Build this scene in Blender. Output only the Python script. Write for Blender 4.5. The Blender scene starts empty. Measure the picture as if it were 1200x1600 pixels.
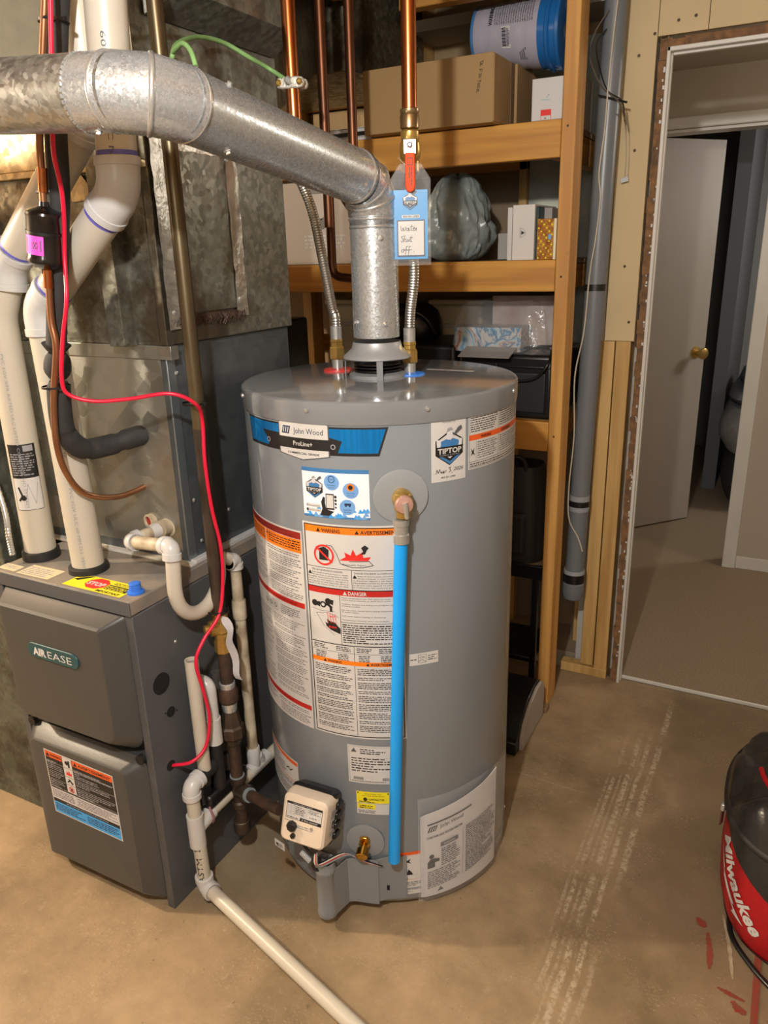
import bpy, bmesh, math, random
from mathutils import Vector, Matrix, noise as mnoise
# ---------------- camera, world, lights, exposure ----------------
SC = bpy.context.scene
COL = SC.collection
FPX, CH = 1190.0, 1.53                 # focal length in px of a 1200x1600 frame, camera height in m
def _cam_axes():
    d = Vector((700-600, 4300-800, FPX)).normalized()
    Z = -d
    xv = -1750-600
    y = -(Z.x*xv+Z.z*FPX)/Z.y
    X = -Vector((xv, y, FPX)).normalized()
    Y = Z.cross(X)
    return X, Y, Z                      # world axes seen from the camera (image right, image down, forward)
AX, AY, AZ = _cam_axes()
def ray(px, py):
    v = Vector((px-600, py-800, FPX))
    return Vector((AX.dot(v), AY.dot(v), AZ.dot(v)))
def PY(px, py, y):
    r = ray(px, py); t = y/r.y
    return Vector((r.x*t, y, r.z*t+CH))
def PX(px, py, x):
    r = ray(px, py); t = x/r.x
    return Vector((x, r.y*t, r.z*t+CH))
def PZ(px, py, z):
    r = ray(px, py); t = (z-CH)/r.z
    return Vector((r.x*t, r.y*t, z))
cd = bpy.data.cameras.new('camera'); cam = bpy.data.objects.new('camera', cd); COL.objects.link(cam)
cd.sensor_fit = 'VERTICAL'; cd.sensor_height = 24.0; cd.lens = 24.0*FPX/1600.0
cd.clip_start = 0.02; cd.clip_end = 60
right = Vector((AX.x, AY.x, AZ.x)); down = Vector((AX.y, AY.y, AZ.y)); fwd = Vector((AX.z, AY.z, AZ.z))
M = Matrix((right, -down, -fwd)).transposed().to_4x4(); M.translation = (0, 0, CH)
cam.matrix_world = M
SC.camera = cam
W = bpy.data.worlds.new('world'); SC.world = W; W.use_nodes = True
W.node_tree.nodes['Background'].inputs[0].default_value = (0.90, 0.93, 0.95, 1)
W.node_tree.nodes['Background'].inputs[1].default_value = 0.16
def lamp(name, loc, power, size, col):
    l = bpy.data.lights.new(name, 'POINT'); l.energy = power; l.shadow_soft_size = size; l.color = col
    o = bpy.data.objects.new(name, l); o.location = loc; COL.objects.link(o); return o
lamp('ceiling_bulb', (-0.28, -0.04, 2.08), 62, 0.03, (1.0, 0.98, 0.94))
lamp('left_bulb', (-3.0, 0.30, 2.05), 115, 0.05, (1.0, 0.84, 0.62))
lamp('hall_fill', (0.9, 3.3, 2.05), 11, 0.12, (1.0, 0.9, 0.76))  # added fill out of view, brightens the hallway
lamp('rear_fill', (0.4, -1.6, 2.0), 26, 0.25, (1.0, 0.95, 0.88))  # added soft fill for the space behind the camera
lamp('far_room_fill', (0.9, 4.9, 1.9), 18, 0.15, (1.0, 0.97, 0.92))  # added fill, lifts the far room's wall and bedding
SC.view_settings.view_transform = 'Standard'; SC.view_settings.look = 'None'
SC.view_settings.gamma = 1; SC.view_settings.use_curve_mapping = False
SC.view_settings.exposure = 0.88
# ---------------- materials ----------------
def lin(h):
    h = h.lstrip('#'); o = []
    for i in (0, 2, 4):
        c = int(h[i:i+2], 16)/255
        o.append(c/12.92 if c <= .04045 else ((c+.055)/1.055)**2.4)
    return (*o, 1)
MATS = {}
def mat(name, col, rough=.5, metal=0, noise=.0, nscale=8, bump=0, bscale=60, col2=None, coat=0, trans=0, ior=1.45, alpha=1, stretch=None, emit=0, wear=None):
    if name in MATS: return MATS[name]
    m = bpy.data.materials.new(name); m.use_nodes = True; N = m.node_tree; b = N.nodes['Principled BSDF']
    c = lin(col) if isinstance(col, str) else col
    b.inputs['Base Color'].default_value = c; b.inputs['Roughness'].default_value = rough; b.inputs['Metallic'].default_value = metal
    if coat: b.inputs['Coat Weight'].default_value = coat; b.inputs['Coat Roughness'].default_value = .12
    if trans: b.inputs['Transmission Weight'].default_value = trans; b.inputs['IOR'].default_value = ior
    if alpha < 1: b.inputs['Alpha'].default_value = alpha
    tc = N.nodes.new('ShaderNodeTexCoord'); src = tc.outputs['Object']
    if stretch:
        mp = N.nodes.new('ShaderNodeMapping'); mp.inputs['Scale'].default_value = stretch
        N.links.new(src, mp.inputs[0]); src = mp.outputs[0]
    if noise or col2:
        n = N.nodes.new('ShaderNodeTexNoise'); n.inputs['Scale'].default_value = nscale; n.inputs['Detail'].default_value = 6
        N.links.new(src, n.inputs['Vector'])
        r = N.nodes.new('ShaderNodeValToRGB')
        c2 = lin(col2) if col2 else tuple(x*(1-noise) for x in c[:3])+(1,)
        c1 = c if col2 else tuple(min(1, x*(1+noise)) for x in c[:3])+(1,)
        r.color_ramp.elements[0].position = .34; r.color_ramp.elements[1].position = .66
        r.color_ramp.elements[0].color = c2; r.color_ramp.elements[1].color = c1
        N.links.new(n.outputs[0], r.inputs[0]); N.links.new(r.outputs[0], b.inputs['Base Color'])
    if bump:
        n2 = N.nodes.new('ShaderNodeTexNoise'); n2.inputs['Scale'].default_value = bscale; n2.inputs['Detail'].default_value = 4
        N.links.new(src, n2.inputs['Vector'])
        bp = N.nodes.new('ShaderNodeBump'); bp.inputs['Strength'].default_value = bump; bp.inputs['Distance'].default_value = .004
        N.links.new(n2.outputs[0], bp.inputs['Height']); N.links.new(bp.outputs[0], b.inputs['Normal'])
    MATS[name] = m; return m
def galv(name, col='#a9aca8', rough=.38, scale=90, tint=.25, stain=None, metal=.9, stretch=(1, 1, 1), ns=5):
    m = mat(name, col, rough, metal); N = m.node_tree; b = N.nodes['Principled BSDF']; L = N.links
    tc = N.nodes.new('ShaderNodeTexCoord'); mp = N.nodes.new('ShaderNodeMapping'); mp.inputs['Scale'].default_value = stretch
    L.new(tc.outputs['Object'], mp.inputs[0])
    nz = N.nodes.new('ShaderNodeTexNoise'); nz.inputs['Scale'].default_value = scale*.6; nz.inputs['Detail'].default_value = 2
    L.new(mp.outputs[0], nz.inputs['Vector'])
    mx = N.nodes.new('ShaderNodeMixRGB'); mx.inputs[0].default_value = .012
    L.new(mp.outputs[0], mx.inputs[1]); L.new(nz.outputs['Color'], mx.inputs[2])
    v = N.nodes.new('ShaderNodeTexVoronoi'); v.inputs['Scale'].default_value = scale; L.new(mx.outputs[0], v.inputs['Vector'])
    sp = N.nodes.new('ShaderNodeSeparateColor'); L.new(v.outputs['Color'], sp.inputs[0])
    r = N.nodes.new('ShaderNodeValToRGB'); c = lin(col)
    r.color_ramp.elements[0].color = tuple(x*(1-tint) for x in c[:3])+(1,); r.color_ramp.elements[1].color = tuple(min(1, x*(1+tint)) for x in c[:3])+(1,)
    L.new(sp.outputs[0], r.inputs[0]); out = r.outputs[0]
    if stain:
        n3 = N.nodes.new('ShaderNodeTexNoise'); n3.inputs['Scale'].default_value = ns; n3.inputs['Detail'].default_value = 9; n3.inputs['Roughness'].default_value = .65
        L.new(tc.outputs['Object'], n3.inputs['Vector'])
        r3 = N.nodes.new('ShaderNodeValToRGB'); r3.color_ramp.elements[0].position = .47; r3.color_ramp.elements[1].position = .6
        L.new(n3.outputs[0], r3.inputs[0])
        m3 = N.nodes.new('ShaderNodeMixRGB'); L.new(r3.outputs[0], m3.inputs[0]); L.new(out, m3.inputs[1]); m3.inputs[2].default_value = lin(stain); out = m3.outputs[0]
    L.new(out, b.inputs['Base Color'])
    mr = N.nodes.new('ShaderNodeMapRange'); mr.inputs['To Min'].default_value = rough-.1; mr.inputs['To Max'].default_value = rough+.14
    L.new(sp.outputs[1], mr.inputs['Value']); L.new(mr.outputs[0], b.inputs['Roughness'])
    bp = N.nodes.new('ShaderNodeBump'); bp.inputs['Strength'].default_value = .12; bp.inputs['Distance'].default_value = .0006
    n4 = N.nodes.new('ShaderNodeTexNoise'); n4.inputs['Scale'].default_value = 260; L.new(mp.outputs[0], n4.inputs['Vector'])
    L.new(n4.outputs[0], bp.inputs['Height']); L.new(bp.outputs[0], b.inputs['Normal'])
    return m
def wood(name, c1, c2, axis='z', rough=.55):
    m = mat(name, c1, rough); N = m.node_tree; b = N.nodes['Principled BSDF']; L = N.links
    tc = N.nodes.new('ShaderNodeTexCoord'); mp = N.nodes.new('ShaderNodeMapping')
    mp.inputs['Scale'].default_value = {'z': (26, 26, 1.6), 'x': (1.6, 26, 26), 'y': (26, 1.6, 26)}[axis]
    L.new(tc.outputs['Object'], mp.inputs[0])
    n = N.nodes.new('ShaderNodeTexNoise'); n.inputs['Scale'].default_value = 1; n.inputs['Detail'].default_value = 5; n.inputs['Distortion'].default_value = .8
    L.new(mp.outputs[0], n.inputs['Vector'])
    r = N.nodes.new('ShaderNodeValToRGB'); r.color_ramp.elements[0].position = .35; r.color_ramp.elements[1].position = .62
    r.color_ramp.elements[0].color = lin(c2); r.color_ramp.elements[1].color = lin(c1)
    L.new(n.outputs[0], r.inputs[0])
    # knots
    v = N.nodes.new('ShaderNodeTexVoronoi'); v.inputs['Scale'].default_value = 4.2; L.new(tc.outputs['Object'], v.inputs['Vector'])
    kr = N.nodes.new('ShaderNodeValToRGB'); kr.color_ramp.elements[0].position = .02; kr.color_ramp.elements[1].position = .05
    kr.color_ramp.elements[0].color = (1, 1, 1, 1); kr.color_ramp.elements[1].color = (0, 0, 0, 1)
    L.new(v.outputs['Distance'], kr.inputs[0])
    mx = N.nodes.new('ShaderNodeMixRGB'); L.new(kr.outputs[0], mx.inputs[0]); L.new(r.outputs[0], mx.inputs[1]); mx.inputs[2].default_value = lin('#7a4a1e')
    L.new(mx.outputs[0], b.inputs['Base Color'])
    return m
GALV = galv('galvanised_steel', '#a4a6a2', .40, 70, .22)
GALVS = galv('shiny_galvanised_pipe', '#c3c8cb', .28, 300, .12, metal=.72)
GALVD = galv('dull_galvanised_duct', '#84857c', .45, 80, .24, stain='#5e5648', metal=.8)
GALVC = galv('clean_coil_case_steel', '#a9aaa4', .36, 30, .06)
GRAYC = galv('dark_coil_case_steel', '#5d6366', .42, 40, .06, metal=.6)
PLUMB = mat('foil_tape', '#b5b4ae', .32, .9, noise=.15, nscale=30, bump=.8, bscale=35)
TANK = mat('tank_grey_enamel', '#82898f', .27, .0, noise=.02, nscale=3, coat=.35)
TANKT = mat('tank_top_enamel', '#7a7d80', .12, .0, noise=.03, nscale=4, coat=.5)
TANKP = mat('grey_plastic_cover', '#7d8082', .45, 0, noise=.02)
FURN = mat('furnace_grey_paint', '#55575a', .40, .15, noise=.04, nscale=5, bump=.05, bscale=300)
FURND = mat('furnace_door_paint', '#4b4b4a', .36, .2, noise=.05, nscale=4, bump=.05, bscale=300)
DUST = mat('dusty_paint', '#8d8172', .65, 0, col2='#6c6966', nscale=14)
PVC = mat('white_pvc', '#bfb8a9', .35, 0, noise=.03, nscale=6)
PVCF = mat('white_pvc_fitting', '#c2c1bf', .3, 0, noise=.02, nscale=8)
PVCD = mat('stained_pvc', '#cbc0a8', .45, 0, col2='#8c7a62', nscale=16)
PURPLE = mat('purple_primer', '#6660b8', .5, 0, noise=.2, nscale=30)
BLACKR = mat('black_rubber', '#1c1b1b', .6, 0, noise=.1)
FOAM = mat('black_foam_insulation', '#2e2d2d', .75, 0, noise=.15, nscale=30, bump=.15, bscale=120)
BLACKP = mat('black_plastic', '#121213', .35, 0, noise=.1, coat=.2)
BLACKG = mat('glossy_black_paint', '#171312', .18, .1, coat=.5)
COPPER = mat('copper_pipe', '#c67a4a', .28, 1, col2='#9c5c36', nscale=14, stretch=(1, 1, .25))
COPPERD = mat('tarnished_copper', '#7d4f35', .4, .9, col2='#54382a', nscale=12, stretch=(1, 1, .3))
COPPERS = mat('soft_copper_tube', '#a87858', .35, .9, noise=.12, nscale=20)
BRASS = mat('brass', '#c4a25c', .3, .8, noise=.12, nscale=40)
BRASSG = mat('bright_brass', '#d0a049', .2, 1, noise=.1, nscale=40)
IRON = mat('black_iron_pipe', '#5c4f42', .45, .6, col2='#3a302a', nscale=24, stretch=(1, 1, .3))
IRONG = mat('olive_steel_pipe', '#6c6148', .35, .7, col2='#50402f', nscale=16, stretch=(1, 1, .2))
IRONR = mat('rusty_iron', '#5a4335', .6, .4, col2='#40332b', nscale=30, bump=.3, bscale=150)
CHROME = mat('zinc_plated_steel', '#cdd0d0', .24, .75, noise=.06, nscale=60)
BRAID = mat('braided_steel', '#b9b6b0', .34, .95, noise=.1, nscale=100)
RED = mat('red_cable_jacket', '#d8173c', .35, 0, noise=.05)
GREENW = mat('green_wire_jacket', '#7fa869', .45, 0, noise=.08, nscale=40)
BLUEP = mat('blue_pex', '#159bf2', .35, 0, noise=.02)
BLUEC = mat('blue_cap', '#2f6fd6', .45)
BLUER = mat('blue_gasket', '#2d7be0', .4)
REDR = mat('red_gasket', '#c5332f', .4)
WOODZ = wood('pine_upright', '#cf9c53', '#b37f3d', 'z')
WOODX = wood('pine_rail', '#c8913f', '#ad7834', 'x')
WOODY = wood('pine_crosswise', '#b98843', '#94662f', 'y')
WOODP = wood('pine_stud_pale', '#c9a468', '#ab8549', 'z')
PLY = mat('plywood_panel', '#a58d68', .7, 0, col2='#937b57', nscale=9)
HARDB = mat('brown_hardboard', '#8a765c', .7, 0, noise=.06, nscale=6)
FIBRE = mat('tan_fibreboard', '#c3ae85', .75, 0, noise=.04, nscale=5, bump=.08, bscale=200)
DRYW = mat('grey_drywall', '#b5b1a8', .8, 0, noise=.05, nscale=7)
DRYB = mat('smeared_drywall', '#b9bcb2', .8, 0, col2='#9fa8a0', nscale=9)
WPAINT = mat('white_painted_trim', '#cbc7bf', .4, 0, noise=.03)
WALLP = mat('beige_wall_paint', '#aa9f90', .7, 0, noise=.03, nscale=3)
WALLD = mat('grey_wall_paint', '#8a8a88', .8, 0, noise=.03, nscale=3)
BROWNE = mat('brown_raw_edge', '#8a623c', .8, 0, col2='#5c4630', nscale=40, bump=.4, bscale=80)
CARD = mat('brown_cardboard', '#a08155', .75, 0, noise=.03, nscale=5)
CARDE = mat('cardboard_edge', '#7f6244', .8, 0, noise=.05)
WHITE = mat('white_print', '#c6c4c1', .5)
PAPER = mat('white_paper', '#c4c2c4', .5, 0, noise=.01)
INK = mat('black_ink', '#1b1a1c', .5)
INKG = mat('grey_ink', '#55555a', .5)
INKL = mat('pale_grey_ink', '#94949a', .5)
ORANGE = mat('orange_print', '#f07a14', .45)
ORANGR = mat('red_orange_print', '#dd5a20', .45)
REDI = mat('red_print', '#b8221c', .45)
REDB = mat('bright_red_print', '#d92b26', .45)
REDD = mat('dark_red_print', '#8f2018', .45)
BLUEI = mat('blue_print', '#3a74aa', .45)
BLUEB = mat('ball_blue_print', '#6e9ed6', .4)
BLUES = mat('sky_blue_print', '#3d9be0', .4)
BLUEM = mat('metallic_blue_print', '#1586d8', .28, .55, noise=.12, nscale=160, stretch=(1, 1, .04))
NAVY = mat('navy_print', '#1f2f4e', .4)
TEAL = mat('teal_badge', '#1e4b50', .35)
YEL = mat('yellow_print', '#e8d922', .45)
SKIN = mat('pale_print', '#c8c8cc', .5)
PINK = mat('pink_label', '#f053c8', .5)
BEIGEP = mat('beige_plastic', '#d6c6b2', .4, 0, noise=.01)
CLEAR = mat('clear_plastic_film', '#f2f4f4', .12, 0, trans=.0, alpha=.07, bump=.6, bscale=14)
CLEARB = mat('clear_bag_plastic', '#eef0f2', .1, 0, alpha=.11, bump=1.0, bscale=22)
GREYPL = mat('grey_conduit_plastic', '#6b6f72', .35, 0, noise=.03, nscale=5)
BAGG = mat('grey_plastic_bag', '#7f8886', .3, 0, noise=.08, nscale=6, bump=.9, bscale=26)
WIREW = mat('ivory_wire', '#b5ab96', .5)
REDF = mat('red_tool_bag_fabric', '#a30d15', .55, 0, noise=.06, nscale=60, bump=.15, bscale=400)
BLKF = mat('black_nylon_fabric', '#262422', .55, 0, noise=.1, nscale=60, bump=.2, bscale=400)
BLKV = mat('black_vinyl', '#2b2927', .25, 0, noise=.1, nscale=12, bump=.9, bscale=16)
DARK = mat('dark_cavity', '#070707', .9)
ORANGEH = mat('orange_vinyl_handle', '#dc4200', .65)
LBLUE = mat('tag_blue', '#2f8fce', .4)
GOLD = mat('gold_pattern', '#c8953a', .35, .5, col2='#8a4f1c', nscale=60)
DKGRN = mat('dark_green_edge', '#1f3b3a', .5)
def marble():
    m = mat('marbled_print', '#c9c8c8', .3, 0); N = m.node_tree; b = N.nodes['Principled BSDF']; L = N.links
    tc = N.nodes.new('ShaderNodeTexCoord'); w = N.nodes.new('ShaderNodeTexNoise'); w.inputs['Scale'].default_value = 7; w.inputs['Detail'].default_value = 3; w.inputs['Distortion'].default_value = 2.2
    L.new(tc.outputs['Object'], w.inputs['Vector'])
    r = N.nodes.new('ShaderNodeValToRGB'); cr = r.color_ramp
    cols = [(.0, '#7d9cae'), (.36, '#b9b7b4'), (.42, '#2f6f9c'), (.46, '#8fb0c4'), (.50, '#c4c0bc'), (.54, '#8a4f33'), (.56, '#c4bfb9'), (.62, '#4a6d8c'), (.70, '#b9b5b0')]
    cr.elements[0].position = 0; cr.elements[0].color = lin(cols[0][1]); cr.elements[1].position = 1; cr.elements[1].color = lin('#c0bcb8')
    for p, c in cols[1:]:
        e = cr.elements.new(p); e.color = lin(c)
    L.new(w.outputs[0], r.inputs[0]); L.new(r.outputs[0], b.inputs['Base Color']); return m
MARB = marble()
MARP = mat('pale_marbled_print', '#b3a7a0', .35, 0, col2='#8b766e', nscale=9)
def concrete():
    m = mat('concrete_slab', '#a08468', .62); N = m.node_tree; b = N.nodes['Principled BSDF']; L = N.links
    tc = N.nodes.new('ShaderNodeTexCoord')
    def nz(s, d, r=.6):
        n = N.nodes.new('ShaderNodeTexNoise'); n.inputs['Scale'].default_value = s; n.inputs['Detail'].default_value = d; n.inputs['Roughness'].default_value = r
        L.new(tc.outputs['Object'], n.inputs['Vector']); return n
    a = nz(2.3, 10, .68); r = N.nodes.new('ShaderNodeValToRGB')
    r.color_ramp.elements[0].position = .36; r.color_ramp.elements[1].position = .64
    r.color_ramp.elements[0].color = lin('#766449'); r.color_ramp.elements[1].color = lin('#a88f6e'); L.new(a.outputs[0], r.inputs[0])
    c = nz(26, 6, .7); r2 = N.nodes.new('ShaderNodeValToRGB'); r2.color_ramp.elements[0].position = .58; r2.color_ramp.elements[1].position = .72
    r2.color_ramp.elements[0].color = (0, 0, 0, 1); r2.color_ramp.elements[1].color = (.45, .45, .45, 1); L.new(c.outputs[0], r2.inputs[0])
    mx = N.nodes.new('ShaderNodeMixRGB'); L.new(r2.outputs[0], mx.inputs[0]); L.new(r.outputs[0], mx.inputs[1]); mx.inputs[2].default_value = lin('#b3a183')
    d = nz(5, 8, .7); r4 = N.nodes.new('ShaderNodeValToRGB'); r4.color_ramp.elements[0].position = .6; r4.color_ramp.elements[1].position = .75
    r4.color_ramp.elements[0].color = (0, 0, 0, 1); r4.color_ramp.elements[1].color = (.7, .7, .7, 1); L.new(d.outputs[0], r4.inputs[0])
    mx2 = N.nodes.new('ShaderNodeMixRGB'); L.new(r4.outputs[0], mx2.inputs[0]); L.new(mx.outputs[0], mx2.inputs[1]); mx2.inputs[2].default_value = lin('#6a563f')
    col = mx2.outputs[0]
    sx = N.nodes.new('ShaderNodeSeparateXYZ'); L.new(tc.outputs['Object'], sx.inputs[0])
    def mth(op, a_, b_=None, clamp=False):
        n = N.nodes.new('ShaderNodeMath'); n.operation = op; n.use_clamp = clamp
        for i, q in enumerate((a_, b_)):
            if q is None: continue
            if isinstance(q, (int, float)): n.inputs[i].default_value = q
            else: L.new(q, n.inputs[i])
        return n.outputs[0]
    def step(v, lo, hi):
        n = N.nodes.new('ShaderNodeMapRange'); n.interpolation_type = 'SMOOTHSTEP'; n.inputs['From Min'].default_value = lo; n.inputs['From Max'].default_value = hi
        L.new(v, n.inputs['Value']); return n.outputs[0]
    def over(base, msk, c_):
        n = N.nodes.new('ShaderNodeMixRGB'); L.new(msk, n.inputs[0]); L.new(base, n.inputs[1]); n.inputs[2].default_value = lin(c_); return n.outputs[0]
    wob = nz(3.5, 3).outputs[0]; xw = mth('ADD', sx.outputs[0], mth('MULTIPLY', mth('SUBTRACT', wob, .5), .022))
    # darker area right of the scuffs, and a damp rusty patch between furnace and heater
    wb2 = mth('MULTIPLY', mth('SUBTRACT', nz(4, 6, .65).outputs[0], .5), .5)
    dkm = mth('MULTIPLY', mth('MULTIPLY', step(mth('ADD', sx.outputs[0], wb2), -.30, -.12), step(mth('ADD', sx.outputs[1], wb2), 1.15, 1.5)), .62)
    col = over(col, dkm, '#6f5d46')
    def blob(cx_, cy_, r_):
        v = N.nodes.new('ShaderNodeVectorMath'); v.operation = 'DISTANCE'; L.new(tc.outputs['Object'], v.inputs[0]); v.inputs[1].default_value = (cx_, cy_, 0)
        return step(mth('ADD', v.outputs['Value'], mth('MULTIPLY', wb2, .35)), r_, r_*.2)
    col = over(col, mth('MULTIPLY', blob(-1.08, 1.28, .28), .55), '#7c7564'); col = over(col, mth('MULTIPLY', blob(-1.0, 1.32, .09), .5), '#8a6234')
    spk = step(nz(150, 4, .75).outputs[0], .54, .64); pat = step(nz(7, 5, .6).outputs[0], .48, .62)
    col = over(col, mth('MULTIPLY', mth('MULTIPLY', spk, pat), .5), '#b5a286')
    spk2 = step(nz(60, 3, .7).outputs[0], .66, .72); col = over(col, mth('MULTIPLY', spk2, .6), '#5f4f3b')
    brk = step(nz(70, 6, .8).outputs[0], .42, .56); lng = step(nz(9, 4, .6).outputs[0], .36, .5)
    for xc, w_, y0_, y1_, k_ in ((-.318, .008, 1.2, 2.3, .75), (-.281, .011, .9, 2.34, .85), (-.252, .009, .9, 2.34, .85), (-.219, .012, 1.55, 2.56, .8), (-.225, .010, 1.1, 1.42, .5), (-.334, .006, 1.3, 2.1, .45), (-.300, .005, 1.0, 2.2, .5), (-.268, .004, 1.5, 2.3, .4)):
        line = step(mth('ABSOLUTE', mth('SUBTRACT', xw, xc)), w_, w_*.35)
        win = mth('MULTIPLY', step(sx.outputs[1], y0_, y0_+.12), step(sx.outputs[1], y1_, y1_-.15))
        col = over(col, mth('MULTIPLY', mth('MULTIPLY', mth('MULTIPLY', line, win), mth('MULTIPLY', brk, lng)), k_), '#b9a98e')
    L.new(col, b.inputs['Base Color'])
    e = nz(120, 5, .7); bp = N.nodes.new('ShaderNodeBump'); bp.inputs['Strength'].default_value = .22; bp.inputs['Distance'].default_value = .003
    L.new(e.outputs[0], bp.inputs['Height']); L.new(bp.outputs[0], b.inputs['Normal'])
    mr = N.nodes.new('ShaderNodeMapRange'); mr.inputs['To Min'].default_value = .4; mr.inputs['To Max'].default_value = .75
    L.new(a.outputs[0], mr.inputs['Value']); L.new(mr.outputs[0], b.inputs['Roughness'])
    return m
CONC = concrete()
CARPET = mat('beige_carpet', '#a5927a', .95, 0, col2='#8f7c63', nscale=160, bump=1.0, bscale=420)
CHALK = mat('pale_scuff_mark', '#ab9c80', .8, 0, col2='#97866a', nscale=60)
REDM = mat('dried_red_paint', '#8c3326', .6, 0, col2='#7b4a36', nscale=90)
# ---------------- helpers ----------------
def tag(o, label=None, cat=None, group=None, kind=None):
    if label: o['label'] = label
    if cat: o['category'] = cat
    if group: o['group'] = group
    if kind: o['kind'] = kind
    return o
def thing(name, loc, label, cat, group=None):
    o = bpy.data.objects.new(name, None); o.empty_display_size = .05; o.location = loc; COL.objects.link(o)
    return tag(o, label, cat, group)
def root_of(o):
    while o.parent: o = o.parent
    return o
class MB:
    def __init__(s): s.v = []; s.f = []; s.m = []; s.mats = []
    def mi(s, m):
        if m not in s.mats: s.mats.append(m)
        return s.mats.index(m)
    def add(s, vs, fs, m):
        b = len(s.v); s.v += [Vector(v) for v in vs]; i = s.mi(m)
        for f in fs: s.f.append([b+k for k in f]); s.m.append(i)
        return s
    def box(s, x0, x1, y0, y1, z0, z1, m):
        vs = [(x, y, z) for x in (x0, x1) for y in (y0, y1) for z in (z0, z1)]
        return s.add(vs, [(0, 1, 3, 2), (4, 6, 7, 5), (0, 4, 5, 1), (2, 3, 7, 6), (0, 2, 6, 4), (1, 5, 7, 3)], m)
    def obox(s, c, ax, h, m):                     # oriented box: centre, three axes, half sizes
        c = Vector(c); a = [Vector(q)*k for q, k in zip(ax, h)]
        vs = [c+a[0]*i+a[1]*j+a[2]*k for i in (-1, 1) for j in (-1, 1) for k in (-1, 1)]
        return s.add(vs, [(0, 1, 3, 2), (4, 6, 7, 5), (0, 4, 5, 1), (2, 3, 7, 6), (0, 2, 6, 4), (1, 5, 7, 3)], m)
    def loops(s, rings, m, cap=True, close=True):
        b = len(s.v); n = len(rings[0]); i = s.mi(m)
        for r in rings: s.v += [Vector(p) for p in r]
        for k in range(len(rings)-1):
            for j in range(n if close else n-1):
                j2 = (j+1) % n
                s.f.append([b+k*n+j, b+k*n+j2, b+(k+1)*n+j2, b+(k+1)*n+j]); s.m.append(i)
        if cap:
            s.f.append([b+j for j in range(n)][::-1]); s.m.append(i)
            s.f.append([b+(len(rings)-1)*n+j for j in range(n)]); s.m.append(i)
        return s
    def tube(s, pts, r, m, seg=16, cap=True):
        pts = [Vector(p) for p in pts]; n = len(pts)
        rs = r if isinstance(r, (list, tuple)) else [r]*n
        T = []
        for i in range(n):
            a = pts[max(0, i-1)]; c = pts[min(n-1, i+1)]
            t = (c-a)
            if t.length < 1e-9: t = Vector((0, 0, 1))
            T.append(t.normalized())
        up = Vector((0, 0, 1)) if abs(T[0].z) < .9 else Vector((0, 1, 0))
        nrm = T[0].cross(up).normalized(); rings = []
        for i in range(n):
            nrm = (nrm-T[i]*nrm.dot(T[i]))
            nrm = nrm.normalized() if nrm.length > 1e-6 else T[i].orthogonal().normalized()
            bi = T[i].cross(nrm)
            rings.append([pts[i]+(nrm*math.cos(2*math.pi*k/seg)+bi*math.sin(2*math.pi*k/seg))*rs[i] for k in range(seg)])
        return s.loops(rings, m, cap)
    def lathe(s, prof, c, m, axis=(0, 0, 1), seg=32, cap=True):   # prof: [(r, h)...] along the axis from c
        a = Vector(axis).normalized(); c = Vector(c)
        u = a.orthogonal().normalized() if abs(a.z) < .99 else Vector((1, 0, 0)); w = a.cross(u)
        rings = [[c+a*h+(u*math.cos(2*math.pi*k/seg)+w*math.sin(2*math.pi*k/seg))*max(r, 1e-4) for k in range(seg)] for r, h in prof]
        return s.loops(rings, m, cap)
    def prism(s, poly, ax_u, ax_v, ax_n, o, h0, h1, m):             # 2D polygon extruded along ax_n
        o = Vector(o); U = Vector(ax_u); V = Vector(ax_v); Nn = Vector(ax_n)
        return s.loops([[o+U*a+V*b+Nn*h for a, b in poly] for h in (h0, h1)], m)
    def build(s, name, parent=None, smooth=None, bevel=0, bseg=2, keep=False):
        me = bpy.data.meshes.new(name)
        base = root_of(parent).location.copy() if parent else Vector((0, 0, 0))
        org = Vector((0, 0, 0))
        if not parent and s.v and not keep:
            xs = [v.x for v in s.v]; ys = [v.y for v in s.v]; zs = [v.z for v in s.v]
            org = Vector(((min(xs)+max(xs))/2, (min(ys)+max(ys))/2, min(zs)))
        me.from_pydata([tuple(v-base-org) for v in s.v], [], s.f)
        for m in s.mats: me.materials.append(m)
        me.polygons.foreach_set('material_index', s.m)
        bm = bmesh.new(); bm.from_mesh(me); bmesh.ops.recalc_face_normals(bm, faces=bm.faces); bm.to_mesh(me); bm.free()
        o = bpy.data.objects.new(name, me); COL.objects.link(o); o.location = org
        if parent: o.parent = parent
        if bevel:
            bv = o.modifiers.new('bevel', 'BEVEL'); bv.width = bevel; bv.segments = bseg; bv.limit_method = 'ANGLE'; bv.angle_limit = math.radians(40)
            bv.harden_normals = False
        if smooth is not None or bevel:
            me.shade_smooth() if hasattr(me, 'shade_smooth') else None
            me.set_sharp_from_angle(angle=math.radians(smooth if smooth else 35))
        return o
def fillet(pts, r, n=6):
    pts = [Vector(p) for p in pts]; out = [pts[0]]
    for i in range(1, len(pts)-1):
        a = pts[i-1]-pts[i]; c = pts[i+1]-pts[i]; d = min(r, a.length*.48, c.length*.48)
        p0 = pts[i]+a.normalized()*d; p1 = pts[i]+c.normalized()*d
        for k in range(n+1):
            t = k/n; out.append(p0*(1-t)**2+pts[i]*2*t*(1-t)+p1*t*t)
    out.append(pts[-1]); return out
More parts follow.
